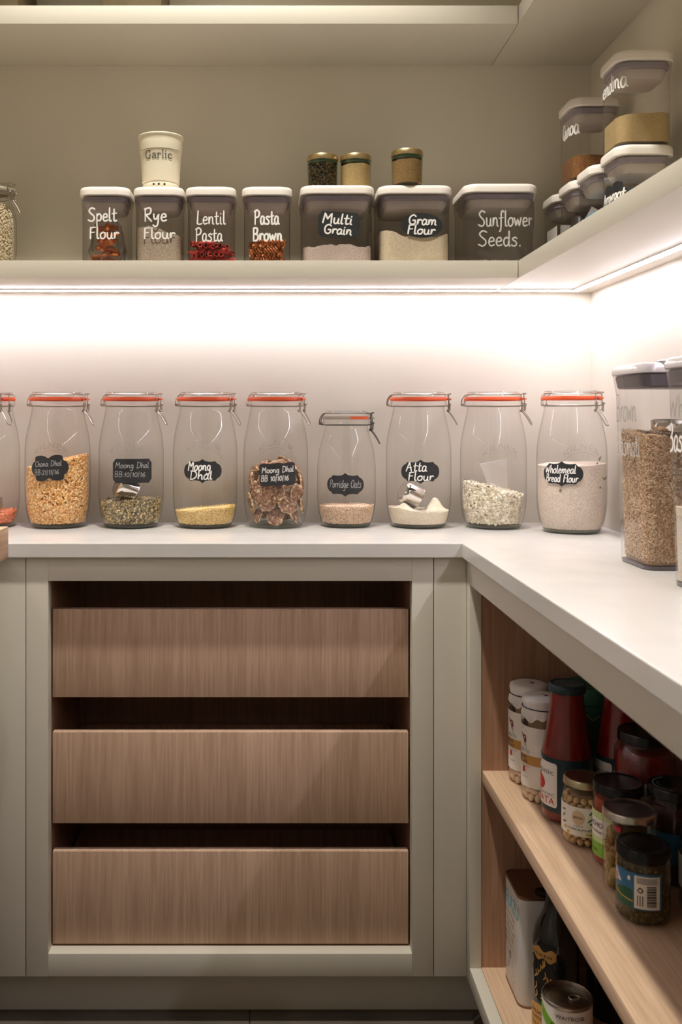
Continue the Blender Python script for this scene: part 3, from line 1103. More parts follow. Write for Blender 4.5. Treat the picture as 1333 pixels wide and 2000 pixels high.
def clip_jar(name, label, loc, rotz, P=JP, key='big', wire='wire', group='clip-top jars on the worktop', seal_span=None, sc=1.0):
    """Glass jar with a rubber-sealed glass lid held by a wire bail; the clasp is on local +x."""
    t = thing(name, label, 'jar', loc, 0.0, group)
    obj('jar_body', cached(key + 'body', lambda: MB().lathe(densify(P), 56).mesh('jar_body')), 'glass', t)
    rb = P[3][0]
    obj('jar_base', cached(key + 'base', lambda: MB().lathe([(0, .0022), (rb - .004, .0022), (rb + .0004, .0032), (rb + .002, .0065), (rb - .001, .0082), (0, .0085)], 48).mesh('jar_base')), 'glass_base', t)
    rr, z = P[-2][0], P[-1][1]
    lid = cached(key + 'lid', lambda: MB().lathe([(0, z + .0075), (rr - .004, z + .0075), (rr - .0006, z + .008), (rr, z + .0095), (rr - .0006, z + .0115), (rr - .004, z + .0132), (rr - .0055, z + .0158), (rr - .0065, z + .0185), (rr - .009, z + .0191), (rr - .0125, z + .0168), (0, z + .0163)], 48).mesh('glass_lid'))
    obj('glass_lid', lid, 'glass', t)
    e = bpy.data.objects.new('wire_bail', None)
    COL.objects.link(e)
    e.parent = t
    e.rotation_euler = (0, 0, rotz)

    def gasket():
        mb = MB()
        mb.lathe([(rr - .005, z + .0006), (rr + .0006, z + .0006), (rr + .0014, z + .004), (rr + .0006, z + .0074), (rr - .005, z + .0074)], 48)
        c, s = math.cos(rotz), math.sin(rotz)
        n0 = len(mb.v)
        mb.box(rr - .002, rr + .010, -.008, .008, z + .0020, z + .0054, .0008)
        for i in range(n0, len(mb.v)):
            x, y, q = mb.v[i]
            mb.v[i] = (x * c - y * s, x * s + y * c, q)
        return mb.mesh('rubber_seal')
    obj('rubber_seal', cached(key + 'seal%.2f' % rotz, gasket), 'old_seal' if seal_span else 'rubber', t)
    if seal_span:
        ss = cyl_surf(lambda q: rr + .0014, -PI / 2)
        obj('orange_seal_stretch', rect_patch(MB(), ss, seal_span[0], seal_span[1], z + .0010, z + .0070, .0006), 'rubber', t)
    w = 0.0011 * sc

    def hoop():
        mb = MB()
        rn = P[-6][0] + 0.002
        zn = P[-4][1] - 0.0015
        mb.tube([(rn * math.cos(2 * PI * i / 40), rn * math.sin(2 * PI * i / 40), zn) for i in range(40)], w, 6, True)
        for s in (-1, 1):
            y = .009 * s
            mb.tube([(-rn + .002, y, zn), (-rr - .003, y, zn + .0005), (-rr - .0078, y, zn + .006), (-rr - .0060, y, z + .004), (-rr - .001, y * .9, z + .0115), (-rr + .006, y * .8, z + .0150)], w, 6)
            mb.tube([(-rr - .006 + .002 * math.cos(a), y - s * .004 + s * .0013 * a / 3, zn + .003 + .002 * math.sin(a)) for a in [k * .7 for k in range(18)]], w * .9, 5)
        mb.tube([(-rr + .006, -.0072, z + .0150), (-rr + .006, .0072, z + .0150)], w, 6)
        lr = rr - .0045
        for s in (-1, 1):
            mb.tube([(lr * math.cos(a), s * lr * math.sin(a), z + .0142) for a in [PI * (1 - k / 16) for k in range(1, 16)]], w * .9, 5)
        return mb.mesh('hoop')

    def clasp():
        mb = MB()
        zn = P[-4][1] - 0.0015
        rn = P[-6][0] + 0.002
        for s in (-1, 1):
            y = .0105 * s
            mb.tube([(rr - .006, y * .7, z + .0150), (rr + .004, y, z + .0135), (rr + .008, y, z + .0155)], w, 6)
            mb.tube([(rr + .003, y, z + .013), (rr + .0045, y, z + .000), (rr + .0035, y, zn - .0105)], w, 6)
            mb.tube([(rn, y, zn), (rr + .003, y, zn + .001), (rr + .007, y, zn + .004), (rr + .0065, y, zn - .007), (rr + .003, y, zn - .011)], w, 6)
            mb.tube([(rr + .0035 + .0022 * math.cos(a), y - s * .002 + s * .0012 * a / 3, zn - .010 + .0022 * math.sin(a)) for a in [k * .7 for k in range(20)]], w * .9, 5)
            mb.tube([(rr + .006 + .0022 * math.cos(a), y - s * .002 + s * .0012 * a / 3, zn + .004 + .0022 * math.sin(a)) for a in [k * .7 for k in range(20)]], w * .9, 5)
        mb.tube([(rr + .008, -.0105, z + .0155), (rr + .008, .0105, z + .0155)], w, 6)
        return mb.mesh('clasp')

    def lever():
        mb = MB()
        zn = P[-4][1] - 0.0115
        a = [(rr + .003, .0085, zn), (rr + .011, .0075, zn - .010), (rr + .018, .0068, zn - .021), (rr + .0215, .0055, zn - .028), (rr + .0225, .003, zn - .0295)]
        mb.tube(smooth(a + [(x, -y, q) for x, y, q in reversed(a)], 3), w * 1.1, 6)
        return mb.mesh('lever')
    obj('hoop', cached(key + 'hoop', hoop), wire, e)
    obj('clasp', cached(key + 'clasp', clasp), wire, e)
    obj('lever', cached(key + 'lever', lever), wire, e)
    return t


def emboss(t, P, z=0.178, az=-PI / 2, span=0.075):
    """Raised letters moulded into the glass above the label, on an arc."""
    rf = prof_r(P)
    s = cyl_surf(rf, az)
    mb = MB()
    st, w = glyph_strokes('KILNER')
    for p in st:
        q = [((a / w - .5) * span, z + b * .0011 - ((a / w - .5) ** 2) * .075) for a, b in smooth(p, 3)]
        ribbon(mb, q, .0014, s, .0005)
    arc = [((i / 20 - .5) * span * 1.2, z - .006 - ((i / 20 - .5) ** 2) * .10) for i in range(21)]
    ribbon(mb, arc, .0009, s, .0005)
    return obj('embossed_lettering', mb, 'emboss', t)


def chalk_label(t, surf, style, cu, cv, w, h, lines, tilt=0.0, ink='ink'):
    mb, s2 = plaque(style, surf, cu, cv, w, h, tilt)
    p = obj('chalkboard_label', mb, 'chalk', t)
    tm = MB()
    for (text, u0, u1, v, cap, pen, ik) in lines:
        write(tm, text, s2, cu + u0, cu + u1, cv + v, cap, pen, .0012, 0, .12)
    obj('lettering', tm, ink, p)
    return p


def jar_pos(px, y):
    return ((px - 524.5) * y / 1850, y, WT)


JS = 2.022 / 1850       # metres per unit of label layout at the jars
jr = prof_r(JP)
jin = lambda g=.0022: (lambda z: jr(z) - g)
big_front = cyl_surf(jr)


def tilted(h0, ax=0.0, ay=0.0, noise=0.0, seed=0, f=60):
    ph = [random.Random(seed).random() * 6 for _ in range(6)]

    def h(x, y):
        n = 0
        if noise:
            n = noise * (math.sin(x * f + ph[0]) * math.cos(y * f * .8 + ph[1]) + .6 * math.sin(x * f * 2.1 + y * f * 1.3 + ph[2]) + .4 * math.sin(x * f * 3.7 - y * f * 2.9 + ph[3]))
        return h0 + ax * x + ay * y + n
    return h


def heap(name, label, cat, loc, mb, mat, kind='stuff'):
    o = obj(name, mb, mat, None, loc)
    return tag(o, label, cat, None, kind)


def grain_heap(name, label, cat, loc, outline, h, z0, base_mat, gm, gmat='grain', back=.0045):
    def bed(z):
        return [(x * (1 - back / math.hypot(x, y)), y * (1 - back / math.hypot(x, y))) for x, y in outline(z)]
    o = heap(name, label, cat, loc, fill_mesh(bed, lambda x, y: h(x, y) - back * .3, z0), base_mat)
    g = obj('grains', gm, gmat, o)
    g['kind'] = 'stuff'
    return o


def scoop_mesh(r, d, th=.0012):
    """A steel measuring cup: open cylinder with rounded bottom, opening along +z, with a flat handle along +x."""
    mb = MB()
    mb.lathe([(0, 0), (r * .8, 0), (r * .95, d * .08), (r, d * .2), (r * 1.04, d), (r * 1.07, d + .0008), (r * 1.02, d), (r - th, d * .25), (r * .8, th), (0, th)], 32)
    return mb.mesh('scoop')


# red lentil jar, cut by the frame
Y0 = 2.022
p0 = jar_pos(-26, Y0)
clip_jar('clip_jar', 'clip-top jar of salmon pink lentils behind the chopping board', p0, R(-38), group='clip-top jars on the worktop')
h = tilted(.026, .16, .06, .0012, 1)
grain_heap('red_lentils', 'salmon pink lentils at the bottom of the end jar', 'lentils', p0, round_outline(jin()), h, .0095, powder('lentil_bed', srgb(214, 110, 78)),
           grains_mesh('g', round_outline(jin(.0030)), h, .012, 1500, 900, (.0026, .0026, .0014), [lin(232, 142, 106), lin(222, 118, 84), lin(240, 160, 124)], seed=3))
t = thing('measuring_cup', 'steel measuring cup standing in the pink lentils', 'cup', (p0[0] + .020, p0[1] - .022, WT + .0335))
o = obj('cup', scoop_mesh(.021, .028), 'steel', t, rot=(0, R(-6), 0))
obj('handle', MB().box(-.060, -.021, -.005, .005, .024, .026, .0006), 'steel', t)

# chana dal
p1 = jar_pos(113, Y0)
t = clip_jar('clip_jar', 'clip-top jar of golden split peas with a cloud-shaped label', p1, R(-12))
emboss(t, JP, .170)
chalk_label(t, big_front, 'cloud', -.0035, .1280, .082, .053, [('Chana Dhal', -.030, .026, .004, .011, .0012, 0), ('BB:21/11/16', -.033, .020, -.013, .011, .0012, 0)], R(3), 'ink_grey')
h = tilted(.140, .24, 0.05, .0016, 2, 40)
grain_heap('split_peas', 'golden split peas filling the jar with the cloud-shaped label', 'pulses', p1, round_outline(jin()), h, .0095, powder('pea_bed', srgb(140, 86, 44)),  # bed darker than the peas, painting the shade in their gaps
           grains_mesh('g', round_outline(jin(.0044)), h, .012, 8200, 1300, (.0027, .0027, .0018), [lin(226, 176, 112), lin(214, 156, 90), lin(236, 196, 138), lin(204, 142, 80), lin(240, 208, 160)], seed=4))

# green and yellow mixed beans with a scoop
p2 = jar_pos(256.5, Y0)
t = clip_jar('clip_jar', 'clip-top jar of speckled green lentil mix with a tilted steel cup', p2, R(-16))
emboss(t, JP, .172)
chalk_label(t, big_front, 'notched', .0125, .1220, .084, .050, [('Moong Dhal', -.036, .034, .006, .012, .0013, 0), ('BB:10/10/16', -.038, .026, -.012, .011, .0012, 0)], 0, 'ink_grey')
h = tilted(.058, .03, .02, .0018, 5, 50)
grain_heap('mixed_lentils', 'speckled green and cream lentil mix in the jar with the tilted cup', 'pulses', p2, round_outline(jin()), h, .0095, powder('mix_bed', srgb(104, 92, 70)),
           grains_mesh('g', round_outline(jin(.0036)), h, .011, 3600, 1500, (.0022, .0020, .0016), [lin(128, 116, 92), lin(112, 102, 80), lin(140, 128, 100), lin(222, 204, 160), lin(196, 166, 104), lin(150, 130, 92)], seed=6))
t = thing('measuring_cup', 'small steel measuring cup tipped over on the speckled lentils', 'cup', (p2[0] - .022, p2[1] - .016, WT + .082))
obj('cup', scoop_mesh(.031, .040), 'steel', t, loc=(-.004, 0, .015), rot=(R(-20), R(118), 0))
obj('handle', MB().box(-.004, .004, .012, .042, -.001, .001, .0005), 'steel', t, loc=(0, 0, .006), rot=(0, R(28), 0))

# yellow moong
p3 = jar_pos(401, Y0)
t = clip_jar('clip_jar', 'clip-top jar with a shallow layer of fine yellow grain', p3, R(-22))
emboss(t, JP, .176)
chalk_label(t, big_front, 'fancy', -.0010, .1220, .082, .050, [('Moong', -.031, .016, .001, .019, .0026, 0), ('Dhal', -.027, .019, -.017, .017, .0026, 0)])
h = tilted(.040, .08, .0, .0010, 7, 40)
grain_heap('yellow_grain', 'shallow layer of fine yellow grain in a jar', 'grain', p3, round_outline(jin()), h, .0095, powder('yellow_bed', srgb(226, 190, 116), srgb(196, 150, 80), 700, .5),
           grains_mesh('g', round_outline(jin(.0026)), h, .010, 6500, 3000, (.0013, .0013, .0010), [lin(240, 212, 146), lin(228, 190, 112), lin(248, 226, 170)], 'octa', seed=8), back=.002)

# dried mushrooms
p4 = jar_pos(539, Y0)
t = clip_jar('clip_jar', 'clip-top jar packed with dried brown mushrooms', p4, R(-30))
emboss(t, JP, .176)
chalk_label(t, big_front, 'rounded', .0035, .1150, .078, .048, [('Moong Dhal', -.033, .034, .004, .012, .0019, 0), ('BB 10/10/16', -.036, .022, -.013, .012, .0019, 0)], R(3), 'ink_silver')


def mushroom_mesh(seed):
    rg = random.Random(seed)
    ph = [rg.random() * 6 for _ in range(5)]
    n, rings = 26, 8
    v, f, c = [(0, 0, .0075)], [], []
    c.append(lin(150, 118, 96))

    def rad(a):
        return 1 + .09 * math.sin(2 * a + ph[0]) + .06 * math.sin(3 * a + ph[1]) + .04 * math.sin(7 * a + ph[2])
    R0 = .0235 + rg.random() * .006
    prof = [(.25, .0072), (.5, .0064), (.75, .0045), (.9, .0022), (1.0, -.001), (.97, -.0035), (.88, -.0040), (.5, -.0005), (.2, .001)]
    for k, (q, z) in enumerate(prof):
        for i in range(n):
            a = 2 * PI * i / n
            r = q * R0 * rad(a)
            zz = z + .0007 * math.sin(3 * a + 7 * q + ph[3]) + .0028 * math.sin(2 * a + ph[4]) * q * q + .0005 * math.sin(11 * a + 13 * q)
            v.append((r * math.cos(a), r * math.sin(a), zz))
            u = rg.random()
            if k < 4:
                c.append(lin(216, 196, 166) if u < .10 else (lin(132, 98, 78) if u < .6 else lin(160, 126, 104)))
            elif k < 6:
                c.append(lin(230, 208, 172) if u < .55 else lin(176, 140, 112))
            else:
                c.append(lin(190, 158, 122) if u < .6 else lin(160, 128, 98))
    for i in range(n):
        f.append((0, 1 + i, 1 + (i + 1) % n))
    for k in range(len(prof) - 1):
        for i in range(n):
            j = (i + 1) % n
            f.append((1 + k * n + i, 1 + (k + 1) * n + i, 1 + (k + 1) * n + j, 1 + k * n + j))
    v.append((0, 0, .0015))
    c.append(lin(176, 146, 112))
    k = len(prof) - 1
    for i in range(n):
        f.append((1 + k * n + i, len(v) - 1, 1 + k * n + (i + 1) % n))
    me = MB().add(v, f).mesh('dried_mushroom', 60)
    at = me.color_attributes.new('Col', 'FLOAT_COLOR', 'POINT')
    at.data.foreach_set('color', np.concatenate([np.array(c), np.ones((len(c), 1))], axis=1).ravel())
    return me


mush = [mushroom_mesh(s) for s in range(5)]
rg = random.Random(12)
for layer in range(5):
    z = .028 + layer * .0245
    cnt = 6 if 0 < layer < 4 else 5
    for k in range(cnt):
        a = 2 * PI * (k + .5 * (layer % 2)) / cnt + rg.uniform(-.12, .12) - PI / 2
        flat = (layer == 4)
        rad_ = (.0520 if layer else .0415) if not flat else .036
        face = Vector((math.cos(a), math.sin(a), (rg.uniform(-.3, .45) if layer else rg.uniform(.2, .5)) if not flat else rg.uniform(.9, 2.2))).normalized()
        q = face.to_track_quat('Z', 'Y').to_matrix().to_4x4()
        o = obj('dried_mushroom', mush[rg.randrange(5)], 'mushroom')
        o.matrix_world = Matrix.Translation(Vector(p4) + Vector((rad_ * math.cos(a), rad_ * math.sin(a), z + rg.uniform(-.004, .004) + (.003 if flat else 0)))) @ q @ Matrix.Rotation(rg.random() * 6, 4, 'Z') @ Matrix.Scale(rg.uniform(.72, .98) * (1 if layer else .85), 4)
        tag(o, 'dried brown mushroom cap packed inside the glass jar', 'mushroom', 'dried mushrooms in the jar')

# smaller jar
p5 = jar_pos(677, 2.030)
t = clip_jar('clip_jar', 'shorter clip-top jar with dark wire and a little pale grain', p5, R(-14), SP, 'small', 'wire_dark', seal_span=(.004, .052))
sr = prof_r(SP)
sin_ = lambda g=.0022: (lambda z: sr(z) - g)
chalk_label(t, cyl_surf(sr), 'fancy', -.0075, .0925, .081, .049, [('Porridge Oats', -.034, .033, -.006, .016, .0012, 0)], 0, 'ink_grey')
h = tilted(.045, .0, .0, .0008, 9, 50)
grain_heap('porridge_oats', 'pale pinkish oat grain in the shorter jar', 'oats', p5, round_outline(sin_()), h, .0095, powder('oat_bed', srgb(214, 180, 150), srgb(180, 140, 110), 600, .5),
           grains_mesh('g', round_outline(sin_(.0027)), h, .010, 6500, 2500, (.0015, .0012, .0009), [lin(226, 196, 166), lin(212, 176, 144), lin(238, 216, 192)], 'octa', seed=10), back=.002)

# atta flour with scoop
p6 = jar_pos(818, Y0)
t = clip_jar('clip_jar', 'clip-top jar of white flour with a steel cup dug in', p6, R(-14))
chalk_label(t, big_front, 'fancy', -.0068, .1205, .082, .050, [('Atta', -.030, .012, .001, .019, .0024, 0), ('Flour', -.026, .026, -.018, .017, .0024, 0)])


def h6(x, y):
    return .036 - .10 * x * (1 if x < 0 else .15) + .012 * math.exp(-((x + .034) ** 2 + (y + .03) ** 2) / .0003) + .026 * math.exp(-((x - .036) ** 2 + (y - .005) ** 2) / .00022) + .0012 * math.sin(x * 170 + 1) * math.sin(y * 150) + .0008 * math.sin(x * 420 + y * 300)


heap('white_flour', 'heaped white flour in the jar with the dug-in cup', 'flour', p6, fill_mesh(round_outline(jin(), 72), h6, .0095, 14, 22), powder('atta', srgb(238, 226, 204), srgb(224, 208, 182), 300, .3))
t = thing('measuring_cup', 'steel measuring cup lying on its side in white flour', 'cup', (p6[0] - .036, p6[1] - .012, WT + .068))
obj('cup', scoop_mesh(.0245, .038), 'steel', t, loc=(.000, 0, .011), rot=(R(-20), R(118), R(-8)))

# flakes with clear scoop
p7 = jar_pos(964, 2.008)
t = clip_jar('clip_jar', 'unlabelled clip-top jar of pale flakes with a clear plastic scoop', p7, R(-30))
emboss(t, JP, .168)
h = tilted(.083, -.26, .03, .0030, 11, 60)
grain_heap('rice_flakes', 'pale flattened flakes sloping in the unlabelled jar', 'flakes', p7, round_outline(jin()), h, .0095, powder('flake_bed', srgb(118, 102, 80)),  # dark bed colour puts in the shade between the flakes
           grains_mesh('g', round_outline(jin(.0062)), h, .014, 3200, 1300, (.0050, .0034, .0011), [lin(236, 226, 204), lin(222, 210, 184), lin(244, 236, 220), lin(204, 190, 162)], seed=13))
t = thing('plastic_scoop', 'clear plastic scoop stuck upright in the pale flakes', 'scoop', (p7[0] + .014, p7[1] - .004, WT + .068))
sc_ = MB().loft([(0, .014, .012, .006), (.072, .026, .018, .008), (.0735, .027, .019, .008), (.072, .025, .017, .008)], 5, cap1=False)
obj('scoop_bowl', sc_, 'scoop_plastic', t, rot=(R(-6), R(-10), R(10)))

# wholemeal
p8 = jar_pos(1117, 1.930)
t = clip_jar('clip_jar', 'clip-top jar nearly full of pinkish wholemeal flour with bay leaf bits', p8, R(-52))
emboss(t, JP, .170)
chalk_label(t, cyl_surf(jr, -PI / 2 - .58), 'fancy', .0, .1210, .082, .050, [('Wholemeal', -.036, .026, .001, .016, .0018, 0), ('Bread Flour', -.034, .030, -.016, .015, .0018, 0)])
h = tilted(.138, .05, .02, .0007, 14, 70)
heap('wholemeal_flour', 'speckled wholemeal flour nearly filling the corner jar', 'flour', p8, fill_mesh(round_outline(jin()), h, .0095, 16, 14), powder('wholemeal', srgb(230, 217, 204), srgb(198, 178, 160), 420, .45, .0))
for (az, z, l, tw) in ((-.62, .151, .020, .5), (-.85, .141, .008, 1.0), (-.75, .110, .012, -.7), (-.55, .112, .012, .6), (-.95, .094, .007, .2), (-2.2, .088, .007, .9)):
    rr = jr(z) - .0013 if z < .135 else jr(z) - .012
    mb = MB().add([(-l / 2, -.0016, 0), (0, -.0026, .0008), (l / 2, -.0006, 0), (0, .0024, .0008), (-l / 2, 0, -.001), (0, 0, -.0012), (l / 2, 0, -.0008)], [(0, 1, 3), (1, 2, 3), (4, 3, 5), (5, 3, 6), (0, 5, 1), (1, 5, 2)])
    o = obj('leaf_flake', mb, 'bark')
    o.matrix_world = Matrix.Translation(Vector(p8) + Vector((rr * math.cos(az), rr * math.sin(az), z))) @ Matrix.Rotation(az + PI / 2, 4, 'Z') @ Matrix.Rotation(PI / 2, 4, 'X') @ Matrix.Rotation(tw, 4, 'Z')
    tag(o, 'dry bay leaf flake caught in the wholemeal flour', 'leaf', 'leaf flakes in the wholemeal flour')

# jar on the shelf, cut by the frame
pk = ((-20 - 524.5) * 1.99 / 1850, 1.99, S1T)
t = clip_jar('clip_jar', 'clip-top jar of pale grain standing on the lower wall shelf', pk, R(-18), KP, 'shelfjar', 'wire', None, seal_span=(-.002, .001), sc=.85)
kr = prof_r(KP)
h = tilted(.132, 0, 0, .001, 15)
grain_heap('pale_rice', 'pale grain filling the jar on the lower wall shelf', 'grain', pk, round_outline(lambda z: kr(z) - .0045), h, .0095, powder('rice_bed', srgb(196, 176, 142)),
           grains_mesh('g', round_outline(lambda z: kr(z) - .0065), h, .013, 4200, 300, (.0026, .0013, .0011), [lin(216, 200, 168), lin(198, 178, 142), lin(226, 214, 188)], 'octa', seed=16))


# ------------------------------------------------------------------ lidded clear containers on the shelf
def pop_container(label, loc, hx, hy, H, face='-y', group='lidded clear containers on the lower shelf', mat='plastic', lt=.017, r=.022, lidmat='white_plastic'):
    """Clear rounded-square box with a thick lid, a grey seal and the plug that hangs into the box."""
    t = thing('food_container', label, 'container', loc, 0, group)
    key = 'pop%.3f_%.3f_%.3f' % (hx, hy, H)
    zl = H - lt
    bx, by = hx - .0045, hy - .0045

    def body():
        mb = MB()
        mb.loft([(.0012, bx - .004, by - .004, r - .004), (0, bx - .0025, by - .0025, r - .003), (.0012, bx - .0008, by - .0008, r - .001), (.005, bx, by, r), (zl - .024, bx, by, r), (zl - .010, bx + .0018, by + .0018, r + .001), (zl - .001, bx + .003, by + .003, r + .002)], 6, cap1=False)
        return mb.mesh('container_body')
    obj('container_body', cached(key + 'b', body), mat, t)
    obj('base_plate', cached(key + 'p', lambda: MB().loft([(.0015, bx - .003, by - .003, r - .003), (.0035, bx - .003, by - .003, r - .003)], 6).mesh('base_plate')), mat, t)
    obj('seal', cached(key + 's', lambda: MB().loft([(zl - .0125, bx - .0035, by - .0035, r - .003), (zl - .011, bx - .0015, by - .0015, r - .002), (zl - .0035, bx - .0010, by - .0010, r - .002), (zl - .0025, bx - .0035, by - .0035, r - .003)], 6).mesh('seal')), 'seal', t)
    lid = obj('lid', cached(key + 'l', lambda: MB().loft([(zl, hx - .0015, hy - .0015, r + .002), (zl + .0010, hx - .0002, hy - .0002, r + .003), (zl + lt * .55, hx, hy, r + .003), (zl + lt - .003, hx - .0008, hy - .0008, r + .003), (zl + lt - .0008, hx - .0025, hy - .0025, r + .002), (zl + lt, hx - .005, hy - .005, r)], 7).mesh('lid')), lidmat, t)
    obj('lid_plug', cached(key + 'g', lambda: MB().loft([(zl - .030, bx - .016, by - .016, r - .008), (zl - .0285, bx - .011, by - .011, r - .006), (zl - .020, bx - .0065, by - .0065, r - .004), (zl - .013, bx - .006, by - .006, r - .004)], 6).mesh('lid_plug')), 'plug', lid)
    obj('push_button', cached(key + 'u', lambda: MB().lathe([(0, H + .0022), (.0215, H + .0022), (.0225, H + .0014), (.0225, H + .0002)], 32).mesh('push_button')), lidmat, lid)
    return t, (bx, by, r)


PS = 1.905 / 1850


def small_box(px_left, label, contents=None, H=.154):
    x = (px_left - 524.5) * PS + .0515
    loc = (x, 1.905 + .0515, S1T)
    t, d = pop_container(label, loc, .0515, .0515, H)
    return t, d, loc


def marker(t, d, lines, face='-y', ink='ink', zc=0):
    s = round_corner_surf(d[0], d[1], d[2], face)
    return lettering(lines, s, ink, t)


def rr_in(d, g=.0022, n=6):
    pts = rr_outline(d[0] - g, d[1] - g, d[2] - g, n)
    # add points on the straight sides
    out = []
    m = len(pts)
    for i in range(m):
        a, b = pts[i], pts[(i + 1) % m]
        k = max(1, int(math.dist(a, b) / .006))
        for j in range(k):
            out.append((a[0] + (b[0] - a[0]) * j / k, a[1] + (b[1] - a[1]) * j / k))
    return lambda z: out


# container with a crinkled bag
t, d, loc = small_box(152, 'small clear container holding a crinkled film bag, at the row end')
marker(t, d, [('Spelt', -.031, .026, .084, .027, .0032, 0), ('Flour', -.029, .030, .049, .023, .0030, 0)])
bag = MB()
rgx = random.Random(5)
ph = [rgx.random() * 6 for _ in range(8)]
prof = [(.0, .005), (.030, .0055), (.035, .012), (.036, .030), (.034, .050), (.031, .070), (.026, .084), (.018, .094), (.0, .098)]
bag.lathe(prof, 40, wob=lambda a, z: 1 + .07 * math.sin(5 * a + z * 190 + ph[0]) + .06 * math.sin(9 * a - z * 260 + ph[1]) + .04 * math.sin(17 * a + z * 420 + ph[2]))
o = obj('film_bag', bag.mesh('film_bag', 12), 'film', None, loc)
tag(o, 'crinkled clear film bag inside the end container', 'bag')
for k in range(20):
    mb = MB()
    l = .016 + .014 * rgx.random()
    w_ = .003 + .002 * rgx.random()
    mb.tube([(-l, 0, 0), (-l * .4, .002, .001), (l * .4, -.001, .002), (l, .001, 0)], w_, 7)
    z = .012 + .0037 * k
    ang = rgx.uniform(-.5, .5) + (PI / 2 if k % 2 else 0)
    o = obj('orange_crisp', mb, 'carrot', None, (loc[0] + rgx.uniform(-.006, .006), loc[1] + rgx.uniform(-.012, .006), loc[2] + z), (rgx.uniform(-.2, .2), rgx.uniform(-.15, .15), ang))
    tag(o, 'orange dried piece inside the crinkled film bag', 'snack', 'orange pieces in the film bag')

# rye flour
t, d, loc = small_box(258, 'small clear container of rye flour carrying the garlic pot')
marker(t, d, [('Rye', -.028, .018, .084, .027, .0032, 0), ('Flour', -.029, .034, .049, .022, .0030, 0)])
h = lambda x, y: .071 - .26 * x * (1.0 if x > -.02 else .3) + .001 * math.sin(x * 200) - (.004 if x > .0 else 0) * min(1, x * 60)
heap('rye_flour', 'greyish speckled flour sloping in the container below the garlic pot', 'flour', loc, fill_mesh(rr_in(d), h, .004, 12, 12), powder('rye', srgb(212, 196, 176), srgb(176, 156, 132), 520, .45, .2))

# red lentil pasta tubes
t, d, loc = small_box(361, 'small clear container of red lentil pasta tubes')
marker(t, d, [('Lentil', -.028, .030, .078, .027, .0026, 0), ('Pasta', -.030, .024, .044, .026, .0028, 0)])


def penne_mesh():
    n, L, r0, r1 = 16, .019, .0047, .0034
    v, f = [], []
    for (s, r) in ((-1, r0), (1, r0), (1, r1), (-1, r1)):
        for i in range(n):
            a = 2 * PI * i / n
            rr = r * (1 + (.05 if (i % 2 and r == r0) else 0))
            v.append((s * L + math.cos(a) * r * 1.0, rr * math.cos(a), rr * math.sin(a)))
    for k in range(4):
        for i in range(n):
            j = (i + 1) % n
            a, b = k * n, ((k + 1) % 4) * n
            f.append((a + i, b + i, b + j, a + j))
    mb = MB()
    mb.add(v, f)
    me = mb.mesh('pasta_tube', 50)
    return me


def log_pile(name, me, mat, loc, base, n_layers, dz, spacing, half, piece_half, label, cat, group, seed, wob, keep):
    rg = random.Random(seed)
    for k in range(n_layers):
        ang = [0.1, 1.45, -.25, 1.75, .3, 1.3, -.1, 1.6, .2, 1.5, 0.0, 1.7][k % 12]
        m = int(2 * half / spacing)
        for i in range(m):
            off = (i - (m - 1) / 2) * spacing
            for s in (-1, 1):
                along = s * (piece_half + .0015) + rg.uniform(-.002, .002)
                x = along * math.cos(ang) - off * math.sin(ang)
                y = along * math.sin(ang) + off * math.cos(ang)
                if max(abs(x), abs(y)) > half + .002 or not keep(k, x, y, rg):
                    continue
                o = obj(name, me, mat, None, (loc[0] + x, loc[1] + y, loc[2] + base + dz * k + rg.uniform(-.001, .001)),
                        (rg.random() * 6, rg.uniform(-wob, wob), ang + rg.uniform(-wob, wob) * 2.2))
                tag(o, label, cat, group)


log_pile('pasta_tube', penne_mesh(), 'penne', loc, .0092, 5, .0088, .0104, .036, .0205, 'red lentil pasta tube inside its clear container', 'pasta', 'red pasta tubes in the container', 21, .09,
         lambda k, x, y, rg: not (k == 4 and (x > .015 or rg.random() < .35)) and not (y > .022 and k < 4))

# brown spirals
t, d, loc = small_box(472, 'small clear container of brown pasta spirals')
marker(t, d, [('Pasta', -.026, .024, .078, .028, .0036, 0), ('Brown', -.029, .030, .045, .025, .0038, 0)])


def fusilli_mesh():
    v, f = [], []
    L, R0, T = .0135, .0054, 18
    for b in range(3):
        base = len(v)
        for i in range(T + 1):
            t_ = i / T
            x = -L + 2 * L * t_
            a = t_ * 2 * PI * 1.6 + b * 2 * PI / 3
            for (rr, dx) in ((.0006, -.0009), (R0, -.0012), (R0, .0012), (.0006, .0009)):
                v.append((x + dx, rr * math.cos(a), rr * math.sin(a)))
        for i in range(T):
            for k in range(4):
                p = base + i * 4
                k2 = (k + 1) % 4
                f.append((p + k, p + k2, p + 4 + k2, p + 4 + k))
        f.append((base, base + 1, base + 2, base + 3))
        e = base + T * 4
        f.append((e + 3, e + 2, e + 1, e))
    mb = MB()
    mb.add(v, f)
    return mb.mesh('pasta_spiral', 50)


log_pile('pasta_spiral', fusilli_mesh(), 'fusilli', loc, .0096, 5, .0094, .0112, .037, .0145, 'brown pasta spiral inside its clear container', 'pasta', 'brown pasta spirals in the container', 22, .16,
         lambda k, x, y, rg: not (k == 4 and rg.random() < .30) and not (y > .022 and k < 4))


def big_box(px_right, label, H=.157):
    x = (px_right - 524.5) * PS - .0755
    loc = (x, 1.905 + .0755, S1T)
    t, d = pop_container(label, loc, .0755, .0755, H, r=.024)
    return t, d, loc


